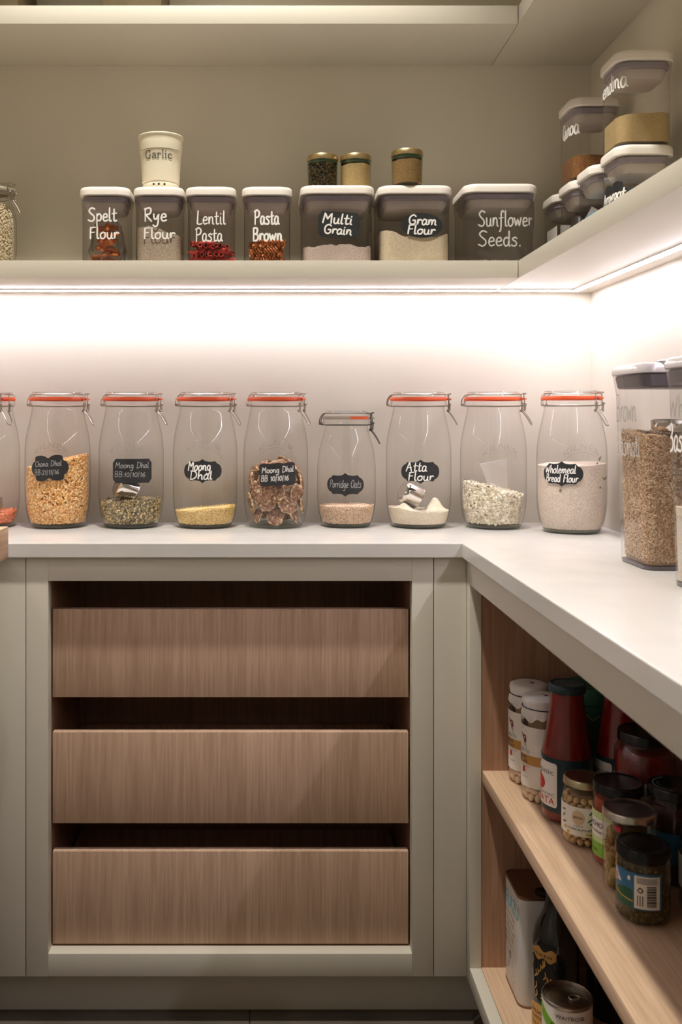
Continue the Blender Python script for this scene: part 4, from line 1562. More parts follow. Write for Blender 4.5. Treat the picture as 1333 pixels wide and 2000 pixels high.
def crumbly(h0, amp, seed, ax=0):
    ph = [random.Random(seed).random() * 6 for _ in range(8)]

    def h(x, y):
        return h0 + ax * x + amp * (math.sin(x * 60 + ph[0]) * .8 + math.sin(x * 130 + y * 40 + ph[1]) * .5 + math.sin(x * 310 + ph[2] + y * 120) * .35 + math.sin(x * 620 + y * 300 + ph[3]) * .22)
    return h


t, d, loc = big_box(734, 'wide clear container with a notched chalk label, below two spice jars')
s = flat_surf('-y', d[1])
chalk_label(t, s, 'notched', .002, .0770, .084, .052, [('Multi', -.034, .026, .002, .020, .0034, 0), ('Grain', -.030, .026, -.019, .018, .0032, 0)], R(-4))
heap('multigrain_flour', 'pinkish grey flour in the container with the notched label', 'flour', loc, fill_mesh(rr_in(d), crumbly(.036, .0030, 3), .004, 8, 16), powder('multigrain', srgb(236, 218, 206), srgb(210, 190, 176), 420, .4, .15))

t, d, loc = big_box(887, 'wide clear container with an oval chalk label, below one spice jar')
s = flat_surf('-y', d[1])
chalk_label(t, s, 'oval', .012, .0760, .084, .050, [('Gram', -.028, .028, .001, .019, .0032, 0), ('Flour', -.030, .026, -.018, .018, .0032, 0)], R(-2))
h0 = crumbly(.053, .0030, 8)
heap('gram_flour', 'cream coloured flour in the container with the oval label', 'flour', loc, fill_mesh(rr_in(d), lambda x, y: h0(x, y) + (.016 / (1 + math.exp((x + .036) * 300))) + .008 / (1 + math.exp(-(x - .045) * 200)), .004, 8, 16), powder('gram', srgb(246, 231, 200), srgb(232, 212, 174), 300, .35, .1))

t, d, loc = big_box(1055, 'wide nearly empty clear container at the shelf corner', H=.160)
marker(t, d, [('Sunflower', -.047, .062, .074, .031, .0030, 0), ('Seeds.', -.047, .040, .034, .031, .0030, 0)], ink='ink_silver')
rgs = np.random.default_rng(5)
gm = grains_mesh('seeds', rr_in(d, .010), lambda x, y: .0085, .0060, 0, 480, (.0052, .0024, .0014), [lin(150, 140, 120), lin(104, 96, 84), lin(176, 166, 144)], seed=31)
o = tag(obj('sunflower_seeds', gm, 'grain', None, loc), 'thin layer of grey seeds on the bottom of the corner container', 'seeds', None, 'stuff')

# things standing on the containers
gz = S1T + .154 + .0024
gx = (314.5 - 524.5) * 1.957 / 1850
t = thing('garlic_pot', 'cream ceramic garlic pot standing on the rye flour container', 'pot', (gx, 1.957, gz))
GP = [(0, .001), (.034, .001), (.0365, 0), (.0375, .002), (.0378, .0095), (.0370, .0110), (.0372, .0125), (.0385, .014), (.0400, .045), (.0420, .0755), (.0428, .0770)]
obj('pot_body', MB().lathe(GP + [(.0405, .0772), (.0380, .070), (.036, .016), (0, .014)], 56), 'cream', t)
lidp = MB().lathe([(.0405, .0778), (.0436, .0778), (.0440, .0795), (.0448, .0960), (.0455, .1040), (.0470, .1060), (.0472, .1085), (.0462, .1100), (.0440, .1105), (.0425, .1085), (.0415, .100), (.036, .094), (0, .093)], 56)
obj('pot_lid', lidp, 'cream', t)
gr = prof_r(GP)
gs = cyl_surf(gr, -PI / 2)
for u in (-.0105, 0, .0115):
    obj('vent_hole', disc_patch(MB(), gs, u, .0058, .0021, .0021, .0006), 'hole', t)  # black disc on the glaze paints the shade inside a hole
mb = MB()
k = .0016


def serif(mb, strokes, x, sc):
    for (p, w) in strokes:
        ribbon(mb, [(x + a * sc * 1.32, .0575 + b * sc) for a, b in smooth(p, 4)], w * sc, gs, .0008)


SC = .00162
serif(mb, [([(5.4, 8.2), (4, 9.8), (1.6, 8.8), (.5, 5), (1.6, 1.2), (4, .1), (5.4, 1.6)], 1.1), ([(5.6, 9.6), (5.5, 7.2)], .8), ([(5.5, 4.2), (5.5, .2)], 1.4), ([(3.9, 4.2), (6.8, 4.2)], .7)], -.0300, SC)
serif(mb, [([(.8, 5), (2.2, 6), (3.6, 5), (3.7, 1), (4.6, .2)], 1.1), ([(3.6, 3.4), (1.4, 2.8), (.6, 1.4), (1.6, .2), (3.6, 1.4)], 1.0)], -.0142, SC)
serif(mb, [([(1, 6), (1, 0)], 1.3), ([(0, 5.8), (1, 6)], .7), ([(0, .1), (2.2, .1)], .7), ([(1.2, 4), (2.4, 5.8), (3.8, 5.2)], 1.0)], -.0032, SC)
serif(mb, [([(1, 10), (1, 0)], 1.3), ([(0, 9.8), (1, 10)], .7), ([(0, .1), (2, .1)], .7)], -.0068 + .0132, SC)
serif(mb, [([(1, 6), (1, 0)], 1.3), ([(0, 5.8), (1, 6)], .7), ([(0, .1), (2, .1)], .7), ([(.9, 8.4), (1.1, 8.9)], 1.4)], .0122, SC)
serif(mb, [([(4, 4.8), (2.4, 5.9), (.8, 4.2), (.8, 1.8), (2.4, .1), (4.2, 1.2)], 1.1)], .0182, SC)
obj('lettering', mb, 'dark_print', t)

bz = S1T + .157 + .0024


def spice_jar(label, px, mat, pal, y, gl='glass', seed=1, z=bz):
    loc = ((px - 524.5) * y / 1850, y, z)
    t = thing('spice_jar', label, 'jar', loc, 0, 'spice jars standing on container lids')
    SJ = [(0, .001), (.0265, .001), (.0285, 0), (.0300, .003), (.0305, .010), (.0312, .048), (.0314, .0500), (.0318, .0505), (.0318, .0525), (.0308, .0535), (.0306, .0585)]
    obj('jar_body', cached('spb', lambda: MB().lathe(SJ, 40).mesh('jar_body')), 'green_glass', t)
    obj('seal', cached('sps', lambda: MB().lathe([(.0290, .0535), (.0302, .0535), (.0302, .0605), (.0290, .0605)], 40).mesh('seal')), 'green_seal', t)
    obj('lid', cached('spl', lambda: MB().lathe([(.0304, .0590), (.0322, .0588), (.0325, .0600), (.0323, .0680), (.0312, .0700), (.029, .0708), (.027, .0702), (0, .0702)], 40).mesh('lid')), 'gold', t)
    h = tilted(.049, 0, 0, .0006, seed)
    return t, loc, round_outline(lambda zz: float(np.interp(zz, [0, .003, .01, .048, .06], [.0265, .0285, .0289, .0295, .0295])) + .0005, 40), h


t, loc, ol, h = spice_jar('gold-lidded spice jar of dark tea-like leaves, at the end of its pair', 630.5, None, None, 1.965)
grain_heap('dark_spice', 'dark brown chopped spice in the end spice jar', 'spice', loc, ol, h, .003, powder('dark_spice', srgb(44, 34, 22)),
           grains_mesh('g', lambda z: [(a * .975, b * .975) for a, b in ol(z)], h, .004, 1500, 200, (.0021, .0012, .0008), [lin(66, 50, 30), lin(40, 32, 22), lin(92, 74, 44), lin(120, 82, 46)], 'octa', seed=41))
t, loc, ol, h = spice_jar('gold-lidded spice jar of tan powder beside the dark leaves', 695, None, None, 1.965)
heap('tan_spice', 'tan ground spice in the jar beside the dark spice', 'spice', loc, fill_mesh(ol, h, .003), powder('tan_spice', srgb(212, 172, 128), srgb(194, 152, 108), 350, .2))
t, loc, ol, h = spice_jar('single gold-lidded spice jar of brown powder on the oval-labelled container', 795.5, None, None, 1.93)
heap('brown_spice', 'brown ground spice in the single spice jar', 'spice', loc, fill_mesh(ol, h, .003), powder('brown_spice', srgb(176, 136, 96), srgb(150, 110, 74), 350, .2))

# ------------------------------------------------------------------ containers along the side wall shelf
RX = .6415
side = 'containers on the side wall shelf'


def side_box(label, yn, z, H=.153):
    loc = (RX, yn + .0515, z)
    t, d = pop_container(label, loc, .0515, .0515, H, group=side, mat='plastic_lt')
    return t, d, loc


t1, d, loc1 = side_box('side shelf container with a white paper sheet, deepest in the corner', 1.955, S1T)
o = thing('paper_sheet', 'white printed paper sheet inside the container deepest in the corner', 'paper', loc1)
obj('sheet', MB().box(-.034, .034, -.040, -.0392, .006, .088), 'paper', o)
mb = MB()
printed(mb, 'PRODUCE', lambda u, v, o_: (u, -.0402 - o_, v), -.026, .026, .066, .007)
for k in range(6):
    rect_patch(mb, lambda u, v, o_: (u, -.0402 - o_, v), -.026, .026 - .004 * (k % 3), .052 - .007 * k, .0535 - .007 * k, .0003, 3)
obj('printing', mb, 'grey_print', o)
obj('sheet', MB().box(-.0405, -.0397, -.034, .034, .006, .088), 'paper', o)

t2, d, loc2 = side_box('side shelf container with a dark barcoded packet, below the quinoa', 1.842, S1T)
o = thing('food_packet', 'dark packet with a tilted barcode sticker inside a container', 'packet', loc2)
obj('wrapper', MB().loft([(.006, .034, .030, .012), (.05, .036, .034, .014), (.090, .030, .020, .010), (.098, .026, .004, .003)], 5), 'darkpack', o)
obj('wrapper_band', MB().loft([(.020, .0365, .0345, .014), (.060, .0372, .0352, .014)], 5, cap0=False, cap1=False), 'orangepack', o)
mb = MB().box(-.020, .020, -.0385, -.0378, -.030, .030)
st = obj('sticker', mb, 'paper', o, loc=(-.004, 0, .066), rot=(0, R(28), 0))
mb = MB()
for k in range(11):
    mb.box(-.013, .010, -.0391, -.0387, -.020 + .0036 * k, -.0185 + .0036 * k + .0007 * (k % 3))
obj('barcode', mb, 'black_print', st)

t3, d, loc3 = side_box('side shelf container with a blue packet behind the black label', 1.729, S1T)
o = thing('food_packet', 'blue packet standing inside the third side shelf container', 'packet', loc3)
obj('wrapper', MB().loft([(.006, .040, .038, .012), (.056, .041, .040, .014), (.070, .038, .030, .010)], 5), 'bluepack', o)
obj('label_band', MB().loft([(.016, .0414, .0404, .0142), (.030, .0418, .0408, .0142)], 5, cap0=False, cap1=False), 'paper', o)

t4, d, loc4 = side_box('side shelf container with a black cloud label, below the semolina', 1.600, S1T, .151)
s4 = round_corner_surf(d[0], d[1], d[2], '-x')
chalk_label(t4, s4, 'cloud', .014, .062, .086, .060, [('Arrowroot', -.036, .034, .000, .018, .0030, 0), ('Flour', -.026, .014, -.020, .014, .0026, 0)])
o = thing('food_packet', 'clear grey packet folded inside the semolina-topped container', 'packet', loc4)
obj('wrapper', MB().loft([(.006, .036, .034, .012), (.050, .037, .036, .014), (.086, .030, .012, .006)], 5), 'film', o)

t5, d, loc5 = side_box('stacked container of brown quinoa grain on the side shelf', 1.842, S1T + .1555, .158)
marker(t5, d, [('Quinoa', -.012, .050, .088, .030, .0034, .0)], '-x')
heap('quinoa', 'reddish brown quinoa grain in the stacked side shelf container', 'grain', loc5, fill_mesh(rr_in(d), tilted(.046, 0, 0, .0007, 3), .004, 8, 10), powder('quinoa', srgb(176, 126, 82), srgb(104, 66, 40), 700, .6, .4))
t6, d, loc6 = side_box('stacked container of fine beige semolina on the side shelf', 1.600, S1T + .1535, .158)
marker(t6, d, [('Semolina', -.040, .052, .096, .030, .0030, .0)], '-x')
heap('semolina', 'fine beige semolina in the topmost container of the nearest stack', 'grain', loc6, fill_mesh(rr_in(d), tilted(.050, .05, -.03, .0004, 4), .004, 8, 10), powder('semolina', srgb(206, 180, 132), srgb(186, 158, 110), 700, .3, .1))


# ------------------------------------------------------------------ tall containers on the worktop
def tall_box(label, cy, tx=.630):
    t = thing('food_container', label, 'container', (tx, cy, WT), 0, 'tall containers on the worktop')

    def body():
        mb = MB()
        mb.loft([(.002, .054, .054, .016), (0, .0555, .0555, .016), (.002, .0575, .0575, .017), (.006, .058, .058, .018), (.150, .0615, .0615, .018), (.268, .0642, .0642, .018), (.290, .0672, .0672, .019), (.299, .0690, .0690, .020)], 6, cap1=False)
        return mb.mesh('container_body')
    obj('container_body', cached('tallb', body), 'plastic_lt', t)
    obj('base_plate', cached('tallp', lambda: MB().loft([(.0008, .0565, .0565, .016), (.0055, .0572, .0572, .017)], 6).mesh('base_plate')), 'seal_dark', t)
    obj('seal', cached('talls', lambda: MB().loft([(.2780, .0600, .0600, .016), (.2800, .0625, .0625, .017), (.2965, .0655, .0655, .018), (.2985, .064, .064, .018)], 6).mesh('seal')), 'seal_dark', t)
    lid = obj('lid', cached('talll', lambda: MB().loft([(.2995, .0685, .0685, .020), (.3005, .0702, .0702, .021), (.306, .0706, .0706, .021), (.3135, .0670, .0670, .020), (.3150, .0640, .0640, .019), (.3152, .058, .058, .018)], 7).mesh('lid')), 'lid_grey', t)
    obj('pour_cap', cached('tallc', lambda: MB().loft([(.3035, .0400, .014, .012), (.3175, .0405, .0145, .012), (.3190, .0385, .0125, .011)], 6, cy=-.0570).mesh('pour_cap')), 'lid_grey', lid)
    s = round_corner_surf(.0632, .0632, .018, '-x')
    return t, s


tl, s = tall_box('tall clear container of brown rice beside the corner jar', 1.490)
lettering([('Brown', -.050, .034, .226, .042, .0022, 0)], s, 'ink_dim', tl)
s_low = round_corner_surf(.0626, .0626, .018, '-x')
lettering([('Basmati', -.048, .046, .172, .036, .0024, 0)], s_low, 'ink_silver', tl)


def tall_out(g=.0022):
    def f(z):
        hh = .058 + (.0642 - .058) * max(0, z - .006) / .262 - g
        pts = rr_outline(hh, hh, .018 - g, 6)
        out = []
        for i in range(len(pts)):
            a, b = pts[i], pts[(i + 1) % len(pts)]
            k = 10 if i % 7 == 6 else 1
            for j in range(k):
                out.append((a[0] + (b[0] - a[0]) * j / k, a[1] + (b[1] - a[1]) * j / k))
        return out
    return f


h = tilted(.207, -.03, .07, .0012, 5)
lb = (.630, 1.490, WT)
grain_heap('brown_rice', 'long brown rice filling the tall container by the corner jar', 'rice', lb, tall_out(.003), h, .007, powder('brown_rice_bed', srgb(190, 154, 120)),
           grains_mesh('g', tall_out(.0060), h, .012, 17000, 1500, (.0036, .00105, .0009), [lin(216, 186, 154), lin(208, 176, 142), lin(200, 166, 132), lin(226, 202, 174), lin(190, 154, 120)], 'octa', seed=51))
t = thing('measuring_cup', 'steel measuring cup lying on the brown rice', 'cup', (lb[0] - .006, lb[1] - .026, WT + .2115))
obj('cup', scoop_mesh(.030, .014), 'steel', t, rot=(R(6), 0, 0))
obj('handle', MB().box(.030, .046, -.005, .005, .010, .012, .0005), 'steel', t)

tl, s = tall_box('tall clear container of white flour standing in front of the brown rice', 1.266, .622)
lettering([('White', -.052, .034, .232, .032, .0022, 0)], s, 'ink_dim', tl)
lettering([('Basmati', -.054, .046, .186, .036, .0034, 0)], s_low, 'ink', tl)
lb2 = (.622, 1.266, WT)
heap('white_rice_flour', 'white flour in the nearest tall container', 'flour', lb2, fill_mesh(tall_out(.003), tilted(.108, .0, .0, .001, 6), .007, 10, 8), powder('white_flour_b', srgb(236, 222, 204), srgb(216, 200, 180), 300, .3))
t = thing('measuring_cup', 'steel measuring cup resting on white flour in the nearest tall container', 'cup', (lb2[0] - .004, lb2[1] + .004, WT + .1105))
obj('cup', scoop_mesh(.030, .040), 'steel', t)

# chopping board
o = obj('chopping_board', MB().box(-.80, -.430, 1.10, 1.567, WT + .0003, WT + .052, .002), 'board')
tag(o, 'thick oak chopping board overhanging the worktop edge', 'board')


# ------------------------------------------------------------------ jars and bottles on the oak shelf
SG = 'jars and bottles on the oak shelf'
SH += .0006      # everything stands a hair above the board
AZ = PI      # labels face the aisle


def jar_profile(r, H, neck, zs, base=.004):
    """Straight jar: base, wall, shoulder from zs to the neck at H."""
    return [(0, .001), (r - .006, .001), (r - .004, 0), (r - .0012, .0015), (r, base + .002), (r, zs), (r - .001, zs + .004), (neck + .002, zs + .011), (neck, zs + .014), (neck, H)]


def inner(P, g=.0016, top=None):
    zs = [z for r, z in P[2:]]
    rs = [r for r, z in P[2:]]
    return lambda z: max(.004, float(np.interp(z, zs, rs)) - g)


def screw_lid(t, r, z, hgt, mat, name='lid', sub=None):
    P = [(r - .0015, z), (r + .0006, z + .0002), (r + .0009, z + .0015), (r + .0002, z + .003), (r + .0004, z + hgt - .003), (r - .0008, z + hgt - .0006), (r - .0025, z + hgt), (r - .006, z + hgt - .0012), (r - .010, z + hgt - .0014), (0, z + hgt - .0012)]
    return obj(name, MB().lathe(P, 40), mat, t)


def label_band(t, rf, z0, z1, mat, az=AZ, half=PI, name='paper_label'):
    s = cyl_surf(rf, az)
    r = rf((z0 + z1) / 2)
    n = max(8, int(half * 10))
    us = [-half * r + 2 * half * r * i / n for i in range(n + 1)]
    return obj(name, patch(MB(), s, us, lambda u: z0, lambda u: z1, .0004), mat, t), s


def pieces(t_loc, n, me, mat, rad, z0, z1, name, label, cat, group, seed, size):
    """Pieces packed against the wall of a jar in rings, then a few on top."""
    rg = random.Random(seed)
    rows = max(1, int((z1 - z0) / (size * 1.75)))
    per = int(2 * PI * rad / (size * 2.05))
    for k in range(rows):
        for i in range(per):
            a = 2 * PI * (i + .5 * (k % 2)) / per
            # only the half turned to the aisle and the room is in sight
            if math.cos(a - R(225)) < -.15:
                continue
            o = obj(name, me, mat, None, (t_loc[0] + rad * math.cos(a), t_loc[1] + rad * math.sin(a), t_loc[2] + z0 + size + k * size * 1.75), (rg.random() * 6, rg.random() * 6, rg.random() * 6))
            tag(o, label, cat, group)


def blob(r, sx=1, sy=1, sz=1, seg=10, dent=0.0):
    mb = MB()
    P = [(0, -r)] + [(r * math.sin(PI * k / 8), -r * math.cos(PI * k / 8)) for k in range(1, 8)] + [(0, r)]
    mb.lathe(P, seg)
    mb.v = [(x * sx, y * sy, z * sz + (dent * r if x > r * .5 else 0)) for x, y, z in mb.v]
    return mb.mesh('blob')


def bean_jar(label, x, y):
    t = thing('bean_jar', label, 'jar', (x, y, SH), 0, SG)
    P = jar_profile(.036, .158, .031, .138)
    obj('jar_body', cached('beanb', lambda: MB().lathe(P, 44).mesh('jar_body')), 'glass', t)
    rf = prof_r(P)

    def cover():
        v, f = [], []
        n = 72
        rows = []
        for (r, z, am) in [(.0, .1735, 0), (.015, .1738, 0), (.028, .1728, 0), (.0335, .1705, .0), (.0345, .1660, .006), (.0338, .1600, .012), (.0330, .1555, .015), (.0345, .1500, .03), (.0355, .1440, .05), (.0360, .1390, .07)]:
            if r == 0:
                rows.append([len(v)])
                v.append((0, 0, z))
                continue
            rows.append(list(range(len(v), len(v) + n)))
            for i in range(n):
                a = 2 * PI * i / n
                q = 1 + am * (.6 * math.sin(9 * a) + .5 * math.sin(14 * a + 1))
                v.append((r * q * math.cos(a), r * q * math.sin(a), z + am * .05 * math.sin(4 * a + 2) + (am * .04 * math.sin(11 * a))))
        for a, b in zip(rows, rows[1:]):
            for i in range(n):
                j = (i + 1) % n
                f.append((a[0], b[i], b[j]) if len(a) == 1 else (a[i], b[i], b[j], a[j]))
        mb = MB()
        mb.add(v, f)
        me = mb.mesh('cloth_cover', 70)
        return me
    cv = obj('cloth_cover', cached('beanc', cover), 'cloth', t)
    top = flat_surf('+z', .1738)
    mb = MB()
    disc_patch(mb, top, .004, -.004, .0035, .0030, .0006, 8)
    ribbon(mb, [(-.003, .000), (.004, .003), (.008, -.004)], .0016, top, .0006)
    obj('cover_print', mb, 'maroon_print', cv)
    mb = MB()
    mb.tube([(.0343 * math.cos(2 * PI * i / 40), .0343 * math.sin(2 * PI * i / 40), .1555) for i in range(40)], .0009, 6, True)
    obj('string', mb, 'string', cv)
    lb, s = label_band(t, rf, .024, .126, 'paper')
    mb = MB()
    rect_patch(mb, s, -.030, .045, .062, .078, .0006)
    obj('colour_band', mb, 'ochre', lb)
    mb = MB()
    for pts in ([(.004, .112), (.010, .104), (.013, .100)], [(.006, .108), (.014, .109), (.015, .100)], [(.010, .106), (.012, .098)], [(.0125, .103), (.0135, .094)]):
        ribbon(mb, smooth(pts, 4), .0028, s, .0006)
    obj('figure_print', mb, 'maroon_print', lb)
    mb = MB()
    ribbon(mb, smooth([(.004, .120), (.006, .123), (.008, .121)], 4), .0010, s, .0006)
    ribbon(mb, smooth([(.0135, .095), (.016, .090), (.0165, .087)], 4), .0008, s, .0006)
    printed(mb, 'EL', s, .006, .010, .0865, .0028)
    printed(mb, 'CANTABRICO', s, -.026, .024, .081, .0052)
    obj('brand_lettering', mb, 'blue_print', lb)
    mb = MB()
    printed(mb, 'ALUBIAS', s, -.018, .017, .0715, .0048, .0010)
    printed(mb, 'BLANCAS', s, -.018, .019, .0645, .0048, .0010)
    obj('product_lettering', mb, 'navy_print', lb)
    mb = MB()
    rect_patch(mb, s, .006, .013, .048, .0505, .0006, 4)
    rect_patch(mb, s, .0065, .0125, .0505, .057, .0006, 4)
    obj('emblem', mb, 'red_print', lb)
    mb = MB()
    rect_patch(mb, s, .004, .024, .0585, .0592, .0006, 5)
    rect_patch(mb, s, .008, .020, .040, .0406, .0006, 5)
    obj('small_print', mb, 'grey_print', lb)
    fi = inner(P)
    return t, P, fi


bean_me = blob(.0062, 1.35, .85, .95)
for (x, y, lab, gl, which) in ((.4665, 1.692, 'cloth-topped bean jar standing against the oak side panel', 'white beans in the bean jar against the panel', 'against the panel'),
                               (.4686, 1.615, 'cloth-topped bean jar standing beside the tall tomato bottle', 'white beans in the bean jar by the tomato bottle', 'by the tomato bottle')):
    t, P, fi = bean_jar(lab, x, y)
    heap('brine', 'cloudy brine filling the bean jar ' + which, 'brine', (x, y, SH), MB().lathe([(0, .003), (.024, .003), (.0245, .01), (.0245, .134), (0, .134)], 32), 'brine')
    pieces((x, y, SH), 0, bean_me, 'bean', .0290, .002, .028, 'white_bean', 'white bean at the bottom of the bean jar ' + which, 'beans', gl, 61, .0058)
    heap('bean_mass', 'beans and broth near the neck of the bean jar ' + which, 'beans', (x, y, SH), MB().lathe([(0, .1345), (.0300, .1345), (.0290, .150), (0, .150)], 32), 'brine')


def passata(label, x, y):
    t = thing('tomato_bottle', label, 'bottle', (x, y, SH), 0, SG)
    P = [(0, .001), (.032, .001), (.036, 0), (.0390, .002), (.0402, .006), (.0402, .100), (.0398, .106), (.0375, .118), (.0335, .142), (.0298, .166), (.0272, .186), (.0262, .196), (.0262, .208)]
    obj('bottle_body', cached('pasb', lambda: MB().lathe(P, 48).mesh('bottle_body')), 'glass', t)
    cap = obj('cap', cached('pasl', lambda: MB().lathe([(.0268, .2042), (.0290, .2045), (.0294, .2060), (.0292, .2150), (.0280, .2168), (.0262, .2175), (.0235, .2165), (.0225, .2160), (0, .2160)], 44).mesh('cap')), 'teal', t)
    mb = MB()
    top = flat_surf('+z', .2160)
    for r in (.0195, .0165, .011, .0075):
        ribbon(mb, [(r * math.cos(2 * PI * i / 40), r * math.sin(2 * PI * i / 40)) for i in range(41)], .0011, top, .0004)
    ribbon(mb, [(-.004, 0), (.004, 0)], .003, top, .0004)
    obj('cap_print', mb, 'grey_print', cap)
    rf = prof_r(P)
    lb, s = label_band(t, rf, .018, .104, 'teal')
    # white panel with rounded corners
    us = [-.040 + .0755 * i / 40 for i in range(41)]
    e = lambda u: .004 * (1 - math.sqrt(max(0, 1 - max(0, (abs(u + .00225) - .0338) / .004) ** 2)))
    obj('label_panel', patch(MB(), s, us, lambda u: .026 + e(u), lambda u: .096 - e(u), .0007), 'paper', lb)
    mb = MB()
    printed(mb, 'organic', s, -.022, .030, .077, .0085, .0010)
    printed(mb, 'ORGANIC', s, -.020, .032, .0425, .0048, .0010)
    obj('lettering', mb, 'grey_print', lb)
    mb = MB()
    disc_patch(mb, s, -.004, .0600, .0160, .0120, .0010)
    printed(mb, 'PASSATA', s, -.034, .0315, .0300, .0105, .0010)
    obj('tomato_print', mb, 'red_print', lb)
    mb = MB()
    for pts in ([(-.008, .090), (-.004, .094), (-.001, .091)], [(-.006, .074), (-.004, .0725), (0, .073)]):
        ribbon(mb, smooth(pts, 3), .002, s, .0011)
    obj('leaf_print', mb, 'leaf_print', lb)['kind'] = 'stuff'
    return t


passata_in = MB().lathe([(0, .003), (.036, .003), (.0388, .006), (.0388, .100), (.0384, .106), (.0361, .118), (.0321, .142), (.0284, .166), (.0258, .188), (.0252, .203), (0, .203)], 44).mesh('sauce')
for (x, y, lab, lab2) in ((.484, 1.534, 'tall tomato bottle with teal cap at the front of the oak shelf', 'red tomato sauce inside the front tomato bottle'), (.572, 1.536, 'tall tomato bottle behind the first, half hidden by the worktop', 'red tomato sauce inside the rear tomato bottle')):
    passata(lab, x, y)
    o = obj('tomato_sauce', passata_in, 'passata', None, (x, y, SH))
    tag(o, lab2, 'sauce', None, 'stuff')

# dark green tin behind the bottles
t = thing('green_tin', 'dark green round tin with gold script behind the tomato bottles', 'tin', (.570, 1.665, SH), 0, SG)
Pg = [(0, 0), (.043, 0), (.045, .001), (.045, .003), (.044, .004), (.044, .150), (.045, .151), (.045, .153)]
obj('tin_body', MB().lathe(Pg, 44), 'green_dark_print', t)
obj('tin_lid', MB().lathe([(.0452, .1535), (.0468, .154), (.0470, .178), (.0455, .180), (0, .180)], 44), 'green_dark_print', t)
mb = MB()
s = cyl_surf(lambda z: .0442, -PI / 2 - .3)
write(mb, 'nuts and oils', s, -.04, .04, .125, .016, .0014) if False else ribbon(mb, smooth([(-.035, .128), (-.028, .136), (-.02, .127), (-.01, .135), (0, .128), (.01, .136), (.02, .128), (.032, .134)], 5), .0014, s, .0006)
obj('gold_script', mb, 'gold_print', t)

# red peppers with black lid
x, y = .572, 1.440
t = thing('pepper_jar', 'jar of red peppers with a black lid and cream label', 'jar', (x, y, SH), 0, SG)
P = jar_profile(.0435, .158, .036, .140)
obj('jar_body', MB().lathe(P, 44), 'glass', t)
screw_lid(t, .0385, .157, .015, 'black_lid')
rf = prof_r(P)
lb, s = label_band(t, rf, .050, .105, 'paper', -PI / 2 - .5, 1.5)
mb = MB()
printed(mb, 'PEPPERS', s, -.03, .03, .07, .009)
obj('lettering', mb, 'red_print', lb)
heap('red_peppers', 'red peppers packed in the black-lidded jar', 'peppers', (x, y, SH), MB().lathe([(0, .004), (.040, .004), (.0415, .008), (.0415, .134), (.036, .143), (0, .143)], 44, wob=lambda a, z: 1 + .010 * math.sin(5 * a + z * 120)), 'pepper')

# chickpeas
x, y = .483, 1.449
t = thing('chickpea_jar', 'small chickpea jar with a brassy lid and leafy white label', 'jar', (x, y, SH), 0, SG)
P = [(0, .001), (.026, .001), (.028, 0), (.0312, .002), (.0325, .008), (.0325, .060), (.0318, .068), (.0292, .077), (.0278, .084), (.0278, .093)]
obj('jar_body', MB().lathe(P, 44), 'glass', t)
screw_lid(t, .0298, .0875, .011, 'gold_in')
rf = prof_r(P)
lb, s = label_band(t, rf, .018, .061, 'paper', -PI / 2 - .55, 1.75)
mb = MB()
disc_patch(mb, s, -.001, .0455, .0095, .0105, .0006)
obj('roundel', mb, 'tan_print', lb)
mb = MB()
printed(mb, 'BIONA', s, -.0075, .0060, .0440, .0034, .0009)
printed(mb, 'CHICKPEAS', s, -.018, .020, .0265, .0030, .0009)
printed(mb, 'organic', s, -.008, .007, .0325, .0020, .0009)
obj('lettering', mb, 'navy_print', lb)
mb = MB()
for (u, v, a) in ((.0165, .043, .6), (.0195, .037, -.4), (.021, .030, .3), (.020, .022, .2), (-.026, .052, .2), (-.026, .044, .9), (-.025, .034, .2), (.018, .054, .8)):
    ribbon(mb, [(u - .0028 * math.cos(a), v - .0028 * math.sin(a)), (u, v), (u + .0028 * math.cos(a), v + .0028 * math.sin(a))], .0026, s, .0007)
obj('leaf_print', mb, 'leaf_print', lb)['kind'] = 'stuff'
mb = MB()
for (u, v) in ((.013, .022), (-.017, .021), (-.023, .027)):
    disc_patch(mb, s, u, v, .0028, .0024, .0007, 8)
obj('chickpea_print', mb, 'yellow_print', lb)
cp = blob(.0050, 1, 1.05, .95, 10, .2)
heap('brine', 'brine between the chickpeas in their small jar', 'brine', (x, y, SH), MB().lathe([(0, .003), (.0205, .003), (.0205, .074), (0, .074)], 32), 'brine')
pieces((x, y, SH), 0, cp, 'chickpea', .0255, .002, .078, 'chickpea', 'chickpea inside the small brassy-lidded jar', 'chickpea', 'chickpeas in the jar', 71, .0050)

# green labelled jar
x, y = .508, 1.374
t = thing('sauce_jar', 'black-lidded jar with a white and green label between brassy and silver lids', 'jar', (x, y, SH), 0, SG)
P = jar_profile(.0355, .112, .0325, .090)
obj('jar_body', MB().lathe(P, 44), 'glass', t)
screw_lid(t, .0350, .106, .014, 'black_lid')
rf = prof_r(P)
lb, s = label_band(t, rf, .016, .080, 'paper', AZ, 2.2)
rect = MB()
rect_patch(rect, s, -.060, .060, .0165, .036, .0006)
obj('green_band', rect, 'green_print', lb)
rect = MB()
rect_patch(rect, s, -.060, .060, .0362, .044, .0006)
rect_patch(rect, s, -.060, .060, .070, .0796, .0006)
obj('pale_band', rect, 'pale_green', lb)
mb = MB()
printed(mb, 'GAZPACHO', s, -.034, .0215, .0580, .0072, .0010)
printed(mb, 'Andaluz', s, -.008, .020, .0500, .0040, .0010)
printed(mb, 'fresh', s, -.010, .012, .0230, .0040, .0010)
obj('lettering', mb, 'black_print', lb)
heap('red_sauce', 'reddish brown sauce in the green-labelled jar', 'sauce', (x, y, SH), MB().lathe([(0, .003), (.031, .003), (.0335, .006), (.0335, .084), (.031, .096), (0, .096)], 40), simple('red_brown_sauce', srgb(150, 62, 34), .4, var=.3, vscale=90))

